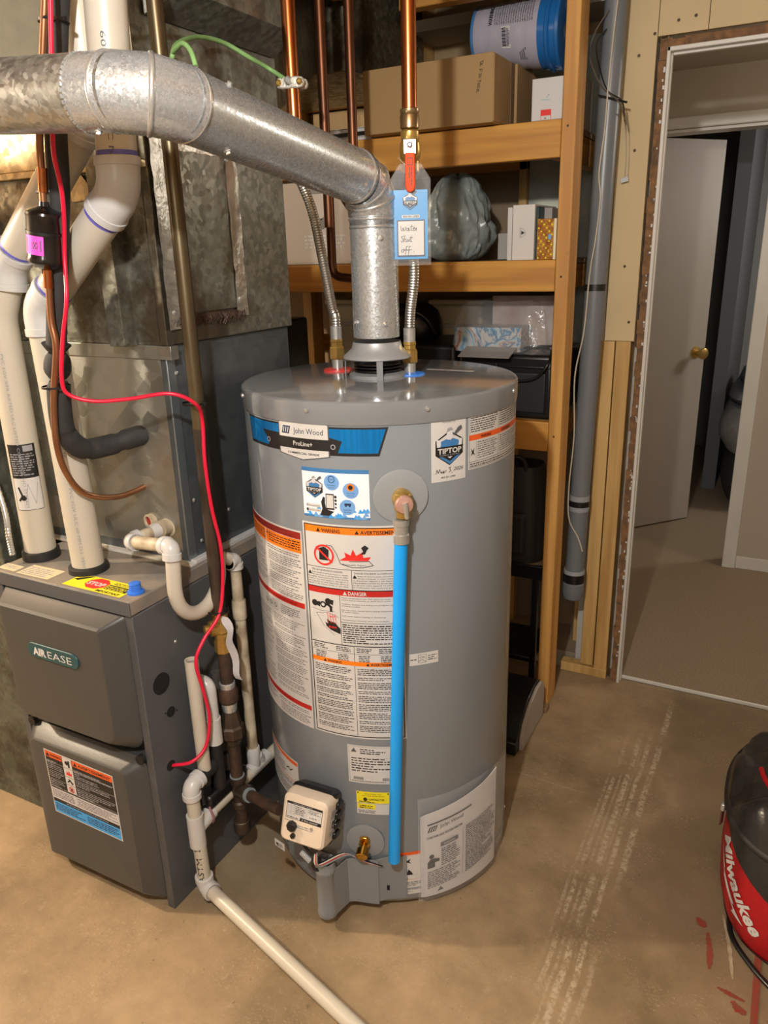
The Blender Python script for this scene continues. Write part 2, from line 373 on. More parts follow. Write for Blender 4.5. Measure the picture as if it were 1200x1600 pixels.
def spline(pts, n=6):
    P = [Vector(p) for p in pts]; P = [P[0]*2-P[1]]+P+[P[-1]*2-P[-2]]; out = []
    for i in range(1, len(P)-2):
        for k in range(n):
            t = k/n; a, b, c, d = P[i-1:i+3]
            out.append(.5*((2*b)+(c-a)*t+(2*a-5*b+4*c-d)*t*t+(3*b-a-3*c+d)*t*t*t))
    out.append(P[-2]); return out
def mix(a, b, t): return Vector(a)*(1-t)+Vector(b)*t
# ---------------- flat print laid on real surfaces ----------------
_tc = {}
def text2d(body, bold=0):
    k = (body, bold)
    if k not in _tc:
        c = bpy.data.curves.new('t', 'FONT'); c.body = body; c.size = 1; c.resolution_u = 2; c.offset = bold; c.fill_mode = 'FRONT'
        o = bpy.data.objects.new('t', c); me = o.to_mesh()
        vs = [(v.co.x, v.co.y) for v in me.vertices]; fs = [tuple(p.vertices) for p in me.polygons]
        o.to_mesh_clear(); bpy.data.objects.remove(o); bpy.data.curves.remove(c); _tc[k] = (vs, fs)
    return _tc[k]
class Print:
    def __init__(s, seed=1): s.p = []; s.r = random.Random(seed); s.ox = 0; s.oy = 0
    def raw(s, vs, fs, m, L): s.p.append(([(a+s.ox, b+s.oy) for a, b in vs], fs, m, L)); return s
    def rect(s, u0, v0, u1, v1, m, L=0): return s.raw([(u0, v0), (u1, v0), (u1, v1), (u0, v1)], [(0, 1, 2, 3)], m, L)
    def poly(s, pts, m, L=0): return s.raw(pts, [tuple(range(len(pts)))], m, L)
    def disc(s, u, v, r, m, L=0, n=20, ry=None):
        return s.poly([(u+r*math.cos(2*math.pi*k/n), v+(ry or r)*math.sin(2*math.pi*k/n)) for k in range(n)], m, L)
    def ring(s, u, v, r, w, m, L=0, n=20, a0=0, a1=360):
        A = [math.radians(a0+(a1-a0)*k/n) for k in range(n+1)]
        vs = [(u+r*math.cos(a), v+r*math.sin(a)) for a in A]+[(u+(r-w)*math.cos(a), v+(r-w)*math.sin(a)) for a in A]
        return s.raw(vs, [(k, k+1, n+2+k, n+1+k) for k in range(n)], m, L)
    def line(s, pts, w, m, L=0):
        for (a, b), (c, d) in zip(pts, pts[1:]):
            l = math.hypot(c-a, d-b) or 1; nx, ny = -(d-b)/l*w/2, (c-a)/l*w/2; ex, ey = (c-a)/l*w/2, (d-b)/l*w/2
            s.poly([(a+nx-ex, b+ny-ey), (a-nx-ex, b-ny-ey), (c-nx+ex, d-ny+ey), (c+nx+ex, d+ny+ey)], m, L)
        return s
    def frame(s, u0, v0, u1, v1, w, m, L=0):
        s.rect(u0, v0, u1, v0+w, m, L); s.rect(u0, v1-w, u1, v1, m, L); s.rect(u0, v0+w, u0+w, v1-w, m, L); s.rect(u1-w, v0+w, u1, v1-w, m, L); return s
    def text(s, body, u, v, size, m, L=1, width=None, align='l', bold=0, shear=0, rot=0):
        vs, fs = text2d(body, bold)
        if not vs: return s
        w = max(a for a, b in vs)-min(a for a, b in vs); x0 = min(a for a, b in vs)
        sx = size if width is None else width/w
        off = {'l': 0, 'c': -w*sx/2, 'r': -w*sx}[align]; cr, sr = math.cos(rot), math.sin(rot); o = []
        for a, b in vs:
            x = (a-x0)*sx+off+b*size*shear; y = b*size
            o.append((u+x*cr-y*sr, v+x*sr+y*cr))
        return s.raw(o, fs, m, L)
    def body(s, u0, v0, u1, v1, pitch, m, L=1, fill=.5, rag=.25):   # rows of tiny illegible words
        v = v1-pitch
        while v >= v0-1e-6:
            u = u0; end = u1-(u1-u0)*rag*s.r.random()**2*(1 if s.r.random() < .6 else 2)
            while u < end:
                w = min(pitch*s.r.uniform(.5, 2.6), end-u); h = pitch*fill*s.r.uniform(.75, 1.05)
                if w > pitch*.2: s.rect(u, v, u+w, v+h, m, L)
                u += w+pitch*.38
            v -= pitch
        return s
    def tri(s, u, v, h, m, L=1): return s.poly([(u, v), (u+h*1.1, v), (u+h*.55, v+h)], m, L)
    def build(s, name, fmap, parent=None, cut=None, step=.00022, base=.0004, thick=0, label=None):
        bm = bmesh.new(); mats = []; lv = {}
        for vs, fs, m, L in s.p:
            if m not in mats: mats.append(m)
            b = [bm.verts.new((a, c, L*step)) for a, c in vs]
            for f in fs:
                try: q = bm.faces.new([b[k] for k in f]); q.material_index = mats.index(m)
                except ValueError: pass
        if cut:
            us = [v.co.x for v in bm.verts]; k = math.floor(min(us)/cut)+1
            while k*cut < max(us):
                bmesh.ops.bisect_plane(bm, geom=bm.verts[:]+bm.edges[:]+bm.faces[:], plane_co=(k*cut, 0, 0), plane_no=(1, 0, 0)); k += 1
        bmesh.ops.recalc_face_normals(bm, faces=bm.faces)
        rt = root_of(parent).location if parent else Vector((0, 0, 0))
        for v in bm.verts: v.co = fmap(v.co.x, v.co.y, v.co.z+base)-rt
        me = bpy.data.meshes.new(name); bm.to_mesh(me); bm.free()
        for m in mats: me.materials.append(m)
        o = bpy.data.objects.new(name, me); COL.objects.link(o)
        if parent: o.parent = parent
        if label: o['label'] = label
        return o
def planemap(o, U, V):
    o = Vector(o); U = Vector(U).normalized(); V = Vector(V).normalized(); Nn = U.cross(V)
    return lambda u, v, h: o+U*u+V*v+Nn*h
def tubemap(p0, d, r, face):        # u along the axis, v around, v=0 faces the vector 'face'
    p0 = Vector(p0); d = Vector(d).normalized(); f = Vector(face); f = (f-d*f.dot(d)).normalized(); w = f.cross(d)*-1
    def fn(u, v, h):
        a = v/r; return p0+d*u+(f*math.cos(a)+f.cross(d)*math.sin(a))*(r+h)
    return fn
# ---------------- the setting ----------------
def struct(mb, name, **k):
    o = mb.build(name, None, keep=True, **k); o['kind'] = 'structure'; return o
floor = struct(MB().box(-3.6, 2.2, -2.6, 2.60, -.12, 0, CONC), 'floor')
struct(MB().box(-.43, 1.1, 2.606, 2.70, -.12, .012, CARPET).box(-2.2, 2.2, 2.70, 7.0, -.12, .012, CARPET), 'floor.001')
def sliver(name, pts, w, m, z=.0008):
    rnd = random.Random(len(pts)*7+int(abs(pts[0][0])*1000)); n = 14; L_ = []; R_ = []
    P = spline([(x, y, 0) for x, y in pts], 8)
    for i, p in enumerate(P):
        t = (P[min(i+1, len(P)-1)]-P[max(i-1, 0)]).normalized(); nn = Vector((-t.y, t.x, 0)); ww = w*.75*(.35+.65*math.sin(math.pi*min(1, (i+.6)/len(P))))*rnd.uniform(.6, 1.15)/2
        L_.append(p+nn*ww+Vector((0, 0, z))); R_.append(p-nn*ww+Vector((0, 0, z)))
    mb = MB(); k = len(P); mb.add(L_+R_, [(i, i+1, k+i+1, k+i) for i in range(k-1)], m)
    return mb.build(name, floor)
sliver('scuff_mark', [(.024, 1.62), (.045, 1.53), (.058, 1.446)], .014, CHALK)
for pts, w in [([(-.030, 1.585), (-.018, 1.572), (-.008, 1.565)], .03), ([(-.003, 1.55), (.006, 1.50), (.010, 1.45)], .02), ([(.030, 1.41), (.055, 1.405), (.085, 1.40)], .016), ([(.062, 1.39), (.075, 1.375), (.09, 1.372)], .03)]:
    sliver('paint_stain', pts, w, REDM, .0012)
mb = MB(); mb.add([(x, y, .001) for x, y in [(-.385, 1.907), (-.385, 1.9095), (-.60, 1.919), (-.60, 1.9155)]], [(0, 1, 2, 3)], CHALK); mb.build('floor_joint', floor)
# front edge joint and threshold
th = MB().box(-.433, 1.1, 2.604, 2.611, .0, .015, WPAINT); thr = struct(th, 'trim_1', bevel=.003)
# outer room shell
struct(MB().box(-3.7, -3.6, -2.6, 3.0, 0, 2.42, WALLP), 'wall_left')
struct(MB().box(-3.7, 2.2, -2.7, -2.6, 0, 2.42, WALLP), 'wall_front')
struct(MB().box(2.2, 2.3, -2.7, 7.1, 0, 2.42, WALLP), 'wall_right')
ceil = struct(MB().box(-3.7, 2.3, -2.7, 3.0, 2.42, 2.46, PLY), 'ceiling')
for i in range(11):
    x = -3.3+i*.5
    if -.42 < x < -.1: continue
    MB().box(x, x+.038, -2.6, 2.2, 2.22, 2.42, WOODY).build('joist', ceil)
# alcove back wall behind the shelves: brown hardboard, a stud, a smeared drywall piece, plywood
wb = struct(MB().box(-3.6, -.60, 2.93, 2.97, 0, 2.42, HARDB), 'wall_back')
MB().box(-.925, -.61, 2.905, 2.929, 0.9, 2.20, DRYB).build('drywall_patch', wb, bevel=.002)
MB().box(-.955, -.925, 2.88, 2.929, .0, 1.84, WOODP).build('stud', wb, bevel=.002)
MB().box(-1.75, -.925, 2.88, 2.929, 1.80, 1.84, WOODX).build('cleat', wb, bevel=.002)
MB().box(-1.30, -.62, 2.91, 2.929, 1.85, 2.40, PLY).build('plywood_sheet', wb, bevel=.002)
MB().box(-1.345, -1.30, 2.80, 2.929, 1.85, 2.40, WOODP).build('stud', wb, bevel=.002)
MB().box(-1.9, -.95, 2.885, 2.929, 1.13, 1.20, WOODX).build('cleat', wb, bevel=.002)
# side of the alcove to the right of the shelf post
struct(MB().box(-.60, -.57, 2.70, 2.97, 0, 2.42, DRYW), 'wall_side')
# door wall at y 2.571: fibreboard panels, studs exposed below
dwall = struct(MB().box(-.60, -.44, 2.66, 2.675, 0, 2.42, DRYW), 'wall_right.001')
def board(x0, x1, z0, z1):
    b = MB().box(x0, x1, 2.571, 2.586, z0, z1, FIBRE).build('fibreboard_panel', dwall, bevel=.0015)
    return b
board(-.548, -.4545, 1.240, 2.42); board(-.453, -.3205, 2.092, 2.42); board(-.319, .42, 2.092, 2.42); board(.421, 2.2, 0.0, 2.42)
MB().box(-.585, -.550, 2.572, 2.585, 1.24, 2.42, DRYW).build('drywall_strip', dwall, bevel=.001)
for x, z in [(-.502, 2.05), (-.495, 1.80), (-.50, 1.47), (-.475, 1.30), (-.462, 2.10), (-.40, 2.125), (-.355, 2.13), (-.17, 2.12), (.0, 2.13)]:
    MB().lathe([(.0035, 0), (.0045, .0012)], (x, 2.5712, z), IRONR, axis=(0, -1, 0), seg=10).build('screw_head', dwall)
MB().box(-.562, -.516, 2.580, 2.655, .040, 1.9, WOODP).build('stud', dwall, bevel=.002)
MB().box(-.512, -.465, 2.578, 2.655, .0, 1.9, WOODP).build('stud', dwall, bevel=.002)
MB().box(-.636, -.464, 2.575, 2.62, .0, .035, WOODP).build('sill_plate', dwall, bevel=.002)
# ragged brown edge of the rough opening
def ragged(name, x0, x1, z0, z1, vert, seed):
    rnd = random.Random(seed); mb = MB(); n = 46
    for i in range(n):
        a = i/n; b = (i+1)/n; j = rnd.uniform(-.0035, .0025)
        if vert: mb.box(x0+j, x1, 2.574+rnd.uniform(-.003, .003), 2.65, z0+(z1-z0)*a, z0+(z1-z0)*b, BROWNE)
        else: mb.box(x0+(x1-x0)*a, x0+(x1-x0)*b, 2.574+rnd.uniform(-.003, .003), 2.65, z0, z1+j, BROWNE)
    o = mb.build(name, dwall); o['kind'] = 'stuff'
ragged('raw_edge', -.446, -.424, 0, 2.075, True, 1); ragged('raw_edge.001', -.446, 1.1, 2.062, 2.084, False, 2)
rnd = random.Random(5); mb = MB()
for i in range(60):
    z = rnd.uniform(.1, 2.0); r = rnd.uniform(.002, .006); zz = rnd.uniform(1, 2.6)*r
    x = -.426+rnd.uniform(-.008, 0)
    mb.box(x, x+r, 2.5685, 2.572, z, z+zz, WHITE)
o = mb.build('torn_paint', dwall); o['kind'] = 'stuff'
d1 = struct(MB().box(-.424, -.414, 2.566, 2.612, .0, 2.062, WPAINT).box(-.424, 1.1, 2.566, 2.612, 2.050, 2.062, WPAINT), 'door_1', bevel=.002)
MB().box(-.4145, -.4110, 2.588, 2.606, .0, 2.05, WPAINT).build('door_stop', d1, bevel=.0015)
MB().box(-.41, 1.1, 2.588, 2.606, 2.043, 2.050, WPAINT).build('door_stop', d1, bevel=.0015)
# hallway beyond: drywall behind, left wall, ceiling, second doorway
struct(MB().box(-1.05, -.95, 2.99, 3.90, 0, 2.30, WALLP), 'wall_left.001')
struct(MB().box(-2.2, 2.2, 2.69, 6.9, 2.235, 2.27, WALLP), 'ceiling.001')
wh = struct(MB().box(-.125, 2.2, 3.866, 3.97, 0.012, 2.235, WALLP).box(-2.2, -.94, 3.88, 3.98, 0.012, 2.235, WALLP).box(-.94, -.12, 3.866, 3.97, 2.01, 2.235, WALLP), 'wall_back.001')
d2 = struct(MB().box(-.178, -.118, 3.848, 3.866, .012, 2.03, WPAINT).box(-.175, -.16, 3.856, 3.98, .012, 2.0, WPAINT), 'door_2', bevel=.003)
MB().box(-.96, -.10, 3.846, 3.866, 2.005, 2.052, WPAINT).build('head_casing', d2, bevel=.006)
MB().box(-.94, -.16, 3.866, 3.98, 1.992, 2.005, WPAINT).build('head_jamb', d2, bevel=.002)
struct(MB().box(-.118, 2.2, 3.858, 3.8665, .012, .075, WPAINT), 'baseboard_back', bevel=.003)
# the far room
struct(MB().box(-2.2, 2.2, 6.4, 6.5, 0, 2.3, WALLD), 'wall_back.002')
struct(MB().box(-2.3, -2.2, 2.97, 6.5, 0, 2.3, WALLD), 'wall_left.002')
struct(MB().box(-.42, -.34, 5.2, 6.4, .012, 2.235, mat('grey_closet_side', '#626365', .8)), 'trim_2')
# open white door leaf
A = Vector((-.885, 4.01, .02)); Bp = Vector((-.437, 4.54, .02)); U = (Bp-A).normalized(); Nn = Vector((U.y, -U.x, 0))
dl = thing('door_leaf', A, 'open flat white interior door with a round knob in the far hallway', 'door')
MB().obox((A+Bp)/2+Vector((0, 0, 1.0)), (U, Nn, (0, 0, 1)), ((Bp-A).length/2, .0175, 1.0), mat('white_door_paint', '#aba195', .5, 0, noise=.02)).build('door_panel', dl, bevel=.002)
K = Bp-U*.065+Vector((0, 0, .955))
kn = MB().lathe([(.033, .0), (.032, .006), (.012, .010), (.011, .032), (.024, .040), (.030, .052), (.028, .066), (.012, .074)], K+Nn*.0175, BRASS, axis=Nn, seg=24).build('knob', dl, smooth=40); kn['label'] = 'round brass door knob'
# bedding pile in the far room
def blanket(name, c, sx, sy, z0, z1, m, seed, label, group=None):
    rnd = random.Random(seed); rings = []; n = 28; K_ = 6
    for k in range(K_+1):
        t = k/K_; z = z0+(z1-z0)*t; s = .86+.14*math.sin(math.pi*t)
        rings.append([(c[0]+sx*s*math.copysign(abs(math.cos(a))**.6, math.cos(a))*(1+rnd.uniform(-.03, .03)), c[1]+sy*s*math.copysign(abs(math.sin(a))**.6, math.sin(a))*(1+rnd.uniform(-.02, .02)), z) for a in [2*math.pi*j/n for j in range(n)]])
    return tag(MB().loops(rings, m).build(name, smooth=50), label, 'bedding', group)
bc = (-.02, 5.35)
blanket('bed_frame_base', bc, .30, .55, .012, .33, mat('dark_bed_base', '#3a3836', .8), 1, 'dark low bed base under the folded bedding in the far room')
blanket('folded_blanket', (bc[0]-.0, bc[1]), .335, .58, .331, .60, mat('white_quilt', '#9a9794', .85, 0, noise=.1, nscale=30), 2, 'pale grey quilt with a chequered band and red marks, lowest of the pile')
blanket('folded_blanket', (bc[0]+.02, bc[1]), .325, .5, .605, .70, mat('grey_quilt', '#6e7076', .85, 0, noise=.1, nscale=24), 3, 'mid grey blanket in the middle of the bedding pile')
blanket('folded_blanket', (bc[0]+.05, bc[1]), .30, .45, .705, .80, mat('slate_quilt', '#4a4f5a', .85, 0, noise=.1), 4, 'slate blue blanket on top of the bedding pile')
# ---------------- water heater ----------------
TX, TY, TR = -.841, 1.562, .314
def tout(deg): a = math.radians(deg); return Vector((math.sin(a), -math.cos(a), 0))
def ttan(deg): a = math.radians(deg); return Vector((math.cos(a), math.sin(a), 0))
def T3(deg, rr, z): return Vector((TX, TY, z))+tout(deg)*rr
def tmap(r=TR):
    return lambda u, v, h: Vector((TX+math.sin(u/r)*(r+h), TY-math.cos(u/r)*(r+h), v))
D = math.pi/180*TR       # metres of circumference per degree
wh_ = thing('water_heater', (TX, TY, 0), 'tall grey cylindrical gas water heater covered in warning labels', 'water heater')
MB().lathe([(.292, .014), (.306, .020), (.312, .03), (.314, .034), (.314, 1.220)], (TX, TY, 0), TANK, seg=128).build('jacket', wh_, smooth=30)
MB().lathe([(.3165, 1.212), (.3172, 1.216), (.3172, 1.250), (.3165, 1.2545), (.3135, 1.2575), (.308, 1.2585), (.001, 1.262)], (TX, TY, 0), TANKT, seg=128, cap=False).build('top_lid', wh_, smooth=35)
MB().lathe([(.3146, .060), (.3152, .061), (.3152, .064), (.3146, .065)], (TX, TY, 0), TANK, seg=96, cap=False).build('bottom_seam', wh_, smooth=35)
for a in (-45, .9, 45.1, 94):
    MB().lathe([(.0055, 0), (.0055, .0012), (.0042, .0035), (.001, .0042)], T3(a, .3172, 1.240), CHROME, axis=tout(a), seg=12).build('screw', wh_, smooth=40)
for a, z in ((34, .095), (80, .062), (48, .06), (66, .06), (104, .1)):
    MB().lathe([(.004, 0), (.0035, .002), (.001, .003)], T3(a, .3145, z), CHROME, axis=tout(a), seg=10).build('screw', wh_, smooth=40)
# anode sticker and gaskets on the lid
fl = planemap((TX, TY, 1.2612), (1, 0, 0), (0, 1, 0))
Print(3).rect(.065, .115, .185, .132, WHITE, 0).body(.069, .118, .181, .130, .006, INKL, 1).build('lid_sticker', fl, wh_)
HOT = Vector((-.985, 1.615, 0)); CLD = Vector((-.783, 1.605, 0))
for P, m, n in ((HOT, REDR, 'red_gasket'), (CLD, BLUER, 'blue_gasket')):
    MB().lathe([(.036, 1.259), (.034, 1.264), (.016, 1.266)], P, m, seg=28).build(n, wh_, smooth=30)['label'] = n.replace('_', ' ')+' around the nipple'
    MB().lathe([(.0135, 1.262), (.0135, 1.30)], P, CHROME, seg=20).build('nipple', wh_, smooth=30)
# draft hood
FX, FY = TX-.004, TY+.0
MB().lathe([(.066, 1.259), (.065, 1.268), (.054, 1.272)], (FX, FY, 0), TANKP, seg=40).build('flue_collar', wh_, smooth=30)
for z in (1.275, 1.282, 1.289): MB().lathe([(.044, z), (.055, z+.001), (.055, z+.003), (.044, z+.004)], (FX, FY, 0), BLACKP, seg=40).build('baffle_ring', wh_, smooth=30)
hood = MB().lathe([(.076, 1.303), (.079, 1.305), (.077, 1.309), (.067, 1.317), (.058, 1.326), (.0545, 1.340), (.053, 1.340), (.056, 1.324), (.066, 1.314), (.074, 1.306)], (FX, FY, 0), mat('hood_steel', '#a0a2a4', .42, .3), seg=48, cap=False).build('draft_hood', wh_, smooth=35)
for a in (-62, 32, 120, 210):
    p = Vector((FX, FY, 0))+tout(a)*.074
    MB().obox(p+Vector((0, 0, 1.282)), (tout(a), ttan(a), (0, 0, 1)), (.0012, .007, .0235), TANKP).build('leg', hood, bevel=.0006)
# ---- print helpers ----
def shield(p, cx, cy, w, L=1):        # hexagonal crest with plumber bust, 'TIPTOP'
    h = w*1.18
    hexa = [(-.5, .22), (-.5, -.25), (0, -.60), (.5, -.25), (.5, .22), (0.0, .52)]
    S = lambda q: [(cx+a*w, cy+b*w) for a, b in q]
    p.poly(S(hexa), INK, L); p.poly(S([(-.45, .20), (-.45, -.02), (.45, -.02), (.45, .20), (0, .46)]), WHITE, L+1)
    p.poly(S([(-.33, -.01), (-.37, .08), (-.30, .20), (-.12, .26), (.14, .26), (.32, .19), (.38, .06), (.3, -.01)]), BLUEI, L+2)
    p.poly(S([(-.47, .26), (-.34, .25), (-.31, .12), (-.34, -.01), (-.45, -.01)]), SKIN, L+3)
    p.poly(S([(.47, .24), (.36, .2), (.31, .02), (.45, .02)]), SKIN, L+3)
    p.poly(S([(-.10, .24), (-.11, .48), (-.06, .58), (.04, .60), (.10, .54), (.10, .30), (.04, .22)]), SKIN, L+4)
    p.poly(S([(-.13, .46), (-.08, .60), (.04, .63), (.12, .54), (.05, .52), (-.04, .50)]), INKL, L+5)
    p.poly(S([(.12, .38), (.16, .34), (.46, .54), (.42, .66), (.30, .60)]), INKG, L+4)
    p.rect(cx-.5*w, cy-.02*w, cx+.5*w, cy+.02*w, INK, L+4)
    p.text('TIPTOP', cx, cy-.20*w, w*.235, WHITE, L+5, width=w*.86, align='c', bold=.03)
    p.text('PLUMBING & HEATING', cx, cy-.275*w, w*.06, INKL, L+5, width=w*.72, align='c')
    p.poly(S([(-.38, -.30), (-.26, -.30), (0, -.46), (.26, -.30), (.38, -.30), (0, -.56)]), BLUEI, L+5)
    p.poly(S([(-.09, -.31), (.09, -.31), (0, -.37)]), SKIN, L+6)
# brand badge
p = Print(11)
p.poly([(-36.9*D, 1.2075), (31*D, 1.2085), (27.5*D, 1.150), (-35*D, 1.150)], INK, 0)
p.poly([(-36.3*D, 1.2045), (-11*D, 1.2045), (-11*D, 1.156), (-34.3*D, 1.156)], BLUEM, 1)
p.poly([(9*D, 1.2045), (30*D, 1.2045), (27*D, 1.156), (9*D, 1.156)], BLUEM, 1)
p.poly([(-24*D, 1.187), (9*D, 1.187), (14*D, 1.180), (12*D, 1.153), (-21*D, 1.150), (-20*D, 1.165)], INK, 2)
for a in (-20, 10.5): p.disc(a*D, 1.168, .0055, INKL, 4, 14); p.disc(a*D, 1.168, .0035, INK, 5, 12)
bd = [(-13.6, 1.212), (-2.2, 1.223), (9.2, 1.212), (9.2, 1.146), (-2.2, 1.136), (-13.6, 1.146)]
p.poly([(a*D, b) for a, b in bd], INKG, 3); p.poly([((a+2.2)*.955*D-2.2*D, 1.1795+(b-1.1795)*.96) for a, b in bd], WHITE, 4)
p.rect(-14.2*D, 1.1585, 9.6*D, 1.1815, INK, 5)
p.text('ProLine+', -2*D, 1.1655, .013, WHITE, 6, width=.047, align='c', bold=.015)
p.text('COMMERCIAL GRADE', -2.2*D, 1.1475, .0062, INK, 5, width=.078, align='c', bold=.02)
p.text('John Wood', -6*D, 1.1905, .0165, NAVY, 5, width=.070)
p.poly([(-11.8*D, 1.188), (-11.0*D, 1.204), (-7.3*D, 1.204), (-8.2*D, 1.188)], NAVY, 5)
for k in range(3): p.poly([((-11.1+k*1.05)*D, 1.1905), ((-10.6+k*1.05)*D, 1.2015), ((-10.2+k*1.05)*D, 1.2015), ((-10.7+k*1.05)*D, 1.1905)], WHITE, 6)
p.build('brand_badge', tmap(), wh_, cut=.012, label='blue and black brand badge with white centre plate')
# promotional sticker
p = Print(12); a0, a1, z0, z1 = -3.3*D, 23.4*D, 1.017, 1.1225
p.rect(a0, z0, a1, z1, mat('pale_blue_print', '#dfe6ee', .45), 0); p.rect(a0, z1-.0085, a1, z1, BLUEI, 1); p.rect(a0, z0, a1, z0+.0045, BLUEI, 1)
r_ = random.Random(4)
for i in range(26):
    x = a0+(a1-a0)*r_.random(); y = z0+.004+r_.random()**2*.02; p.poly([(x, y-.004), (min(a1, x+.012), y-.003), (min(a1, x+.005), y+.006)], BLUES if i % 3 else BLUEB, 1)
shield(p, a0+.0285, z0+.064, .0385)
for (x, y, t1, t2) in ((a0+.068, z1-.0285, 'Emergency', 'Services'), (a0+.108, z1-.044, 'Worry Free', 'Warranty'), (a0+.100, z0+.026, 'Same Day', 'Bookings')):
    p.disc(x, y, .0165, BLUEB, 2, 28); p.text(t1, x, y-.0065, .004, NAVY, 3, width=.018, align='c'); p.text(t2, x, y-.0115, .004, NAVY, 3, width=.014, align='c')
p.ring(a0+.068, z1-.022, .0075, .0015, NAVY, 3); p.text('24/7', a0+.068, z1-.0237, .0045, NAVY, 3, align='c')
p.disc(a0+.108, z1-.037, .008, ORANGE, 3, 16); p.disc(a0+.108, z1-.037, .005, INK, 4, 10)
p.rect(a0+.094, z0+.030, a0+.108, z0+.0345, NAVY, 3); p.disc(a0+.097, z0+.029, .002, NAVY, 3, 8); p.disc(a0+.105, z0+.029, .002, NAVY, 3, 8)
p.rect(a0+.054, z0+.019, a0+.072, z0+.053, INK, 4); p.rect(a0+.0555, z0+.0225, a0+.0705, z0+.0505, WHITE, 5)
p.poly([(a0+.040, z0+.005), (a0+.060, z0+.005), (a0+.071, z0+.015), (a0+.058, z0+.018), (a0+.0535, z0+.022), (a0+.0515, z0+.033), (a0+.052, z0+.044), (a0+.048, z0+.046), (a0+.043, z0+.034), (a0+.045, z0+.020)], INK, 3)
for k in range(4): p.disc(a0+.0755, z0+.047-k*.0075, .003-.0003*k, INK, 4, 8)
for k, t in enumerate(('403-931-2989', 'tiptopplumbing')):
    p.rect(a0+.008, z0+.0115+k*.010, a0+.041, z0+.0185+k*.010, WHITE, 3); p.text(t, a0+.014, z0+.0132+k*.010, .004, INKG, 4, width=.025)
    p.disc(a0+.010, z0+.015+k*.010, .003, INK if k == 0 else INKL, 4, 12)
p.build('promotional_sticker', tmap(), wh_, cut=.012, label='blue and white square sticker with three blue balls')
# main warning label
p = Print(13); a0, a1, z0, z1 = -4.6*D, 35.4*D, .492, 1.004; W_ = a1-a0; am = a0+W_*.5
p.rect(a0, z0, a1, z1, WHITE, 0); p.frame(a0+.004, z0+.004, a1-.004, z1-.004, .0022, INK, 2)
b0, b1 = a0+.0062, a1-.0062
p.rect(b0, .983, b1, z1-.0062, ORANGE, 1)
for x, t in ((b0+.028, 'WARNING'), (am+.010, 'AVERTISSEMENT')):
    p.tri(x, .9853, .0085, INK, 3); p.text(t, x+.012, .9855, .0115, INK, 3, width=.042 if t[0] == 'W' else .078, bold=.025)
p.ring(b0+.043, .934, .0235, .0042, REDB, 5, 32); p.poly([(b0+.032, .922), (b0+.053, .922), (b0+.055, .946), (b0+.044, .952), (b0+.032, .948)], INK, 2)
p.line([(b0+.027, .949), (b0+.060, .920)], .0042, REDB, 4)
p.line([(b0+.048, .950), (b0+.050, .957), (b0+.062, .956), (b0+.072, .940), (b0+.080, .918), (b0+.105, .911), (b0+.130, .912), (b0+.150, .917), (b0+.142, .926), (b0+.100, .924)], .0013, INK, 3)
p.poly([(b0+.078, .925), (b0+.092, .934), (b0+.090, .944), (b0+.103, .938), (b0+.108, .952), (b0+.115, .938), (b0+.128, .946), (b0+.130, .934), (b0+.146, .936), (b0+.140, .927)], REDB, 2)
p.poly([(b0+.124, .941), (b0+.130, .948), (b0+.126, .956), (b0+.134, .962), (b0+.142, .956), (b0+.137, .950), (b0+.134, .942)], INK, 4)
p.text('Flammable Vapors', b0+.085, .915, .005, INK, 3, width=.05)
p.rect(b0, .9045, b1, .9055, INK, 2); p.rect(am-.0005, .872-.012, am+.0005, .9045, INK, 2)
p.text('FIRE AND EXPLOSION HAZARD', b0+.012, .8965, .0056, INK, 2, width=.072); p.text("DANGER D'INCENDIE OU D'EXPLOSION", am+.006, .8965, .0056, INK, 2, width=.085)
p.tri(b0+.002, .8865, .0085, INK, 3); p.tri(am+.002, .8865, .0085, INK, 3)
tl = ['Can result in serious injury or death.', 'Do not store or use gasoline or other', 'flammable vapors and liquids in the vicinity', 'of this or any other appliance. Storage of or', 'use of gasoline or other flammable vapors or', 'liquids in the vicinity of this or any other']
tr = ['Risque de blessures graves, voire mortelles.', "Ne pas entreposer ni utiliser d'essence", "ni d'autres vapeurs ou liquides", 'inflammables a proximite de cet appareil', 'ou de tout autre appareil. Le stockage', "et l'utilisation des essences graves"]
for k in range(6):
    q = .012 if k < 2 else .001
    p.text(tl[k], b0+q, .8905-k*.0052, .0044, INK, 2, width=.096-q); p.text(tr[k], am+q+.001, .8905-k*.0052, .0044, INK, 2, width=.094-q)
p.rect(b0, .858, b1, .860, INK, 3); p.rect(b0, .8445, b1, .858, REDI, 1)
p.tri(b0+.082, .8465, .0085, WHITE, 3); p.text('DANGER', b0+.094, .847, .0115, WHITE, 3, width=.040, bold=.025)
xs = b0+.074; p.rect(xs, .727, xs+.001, .8445, INK, 2)
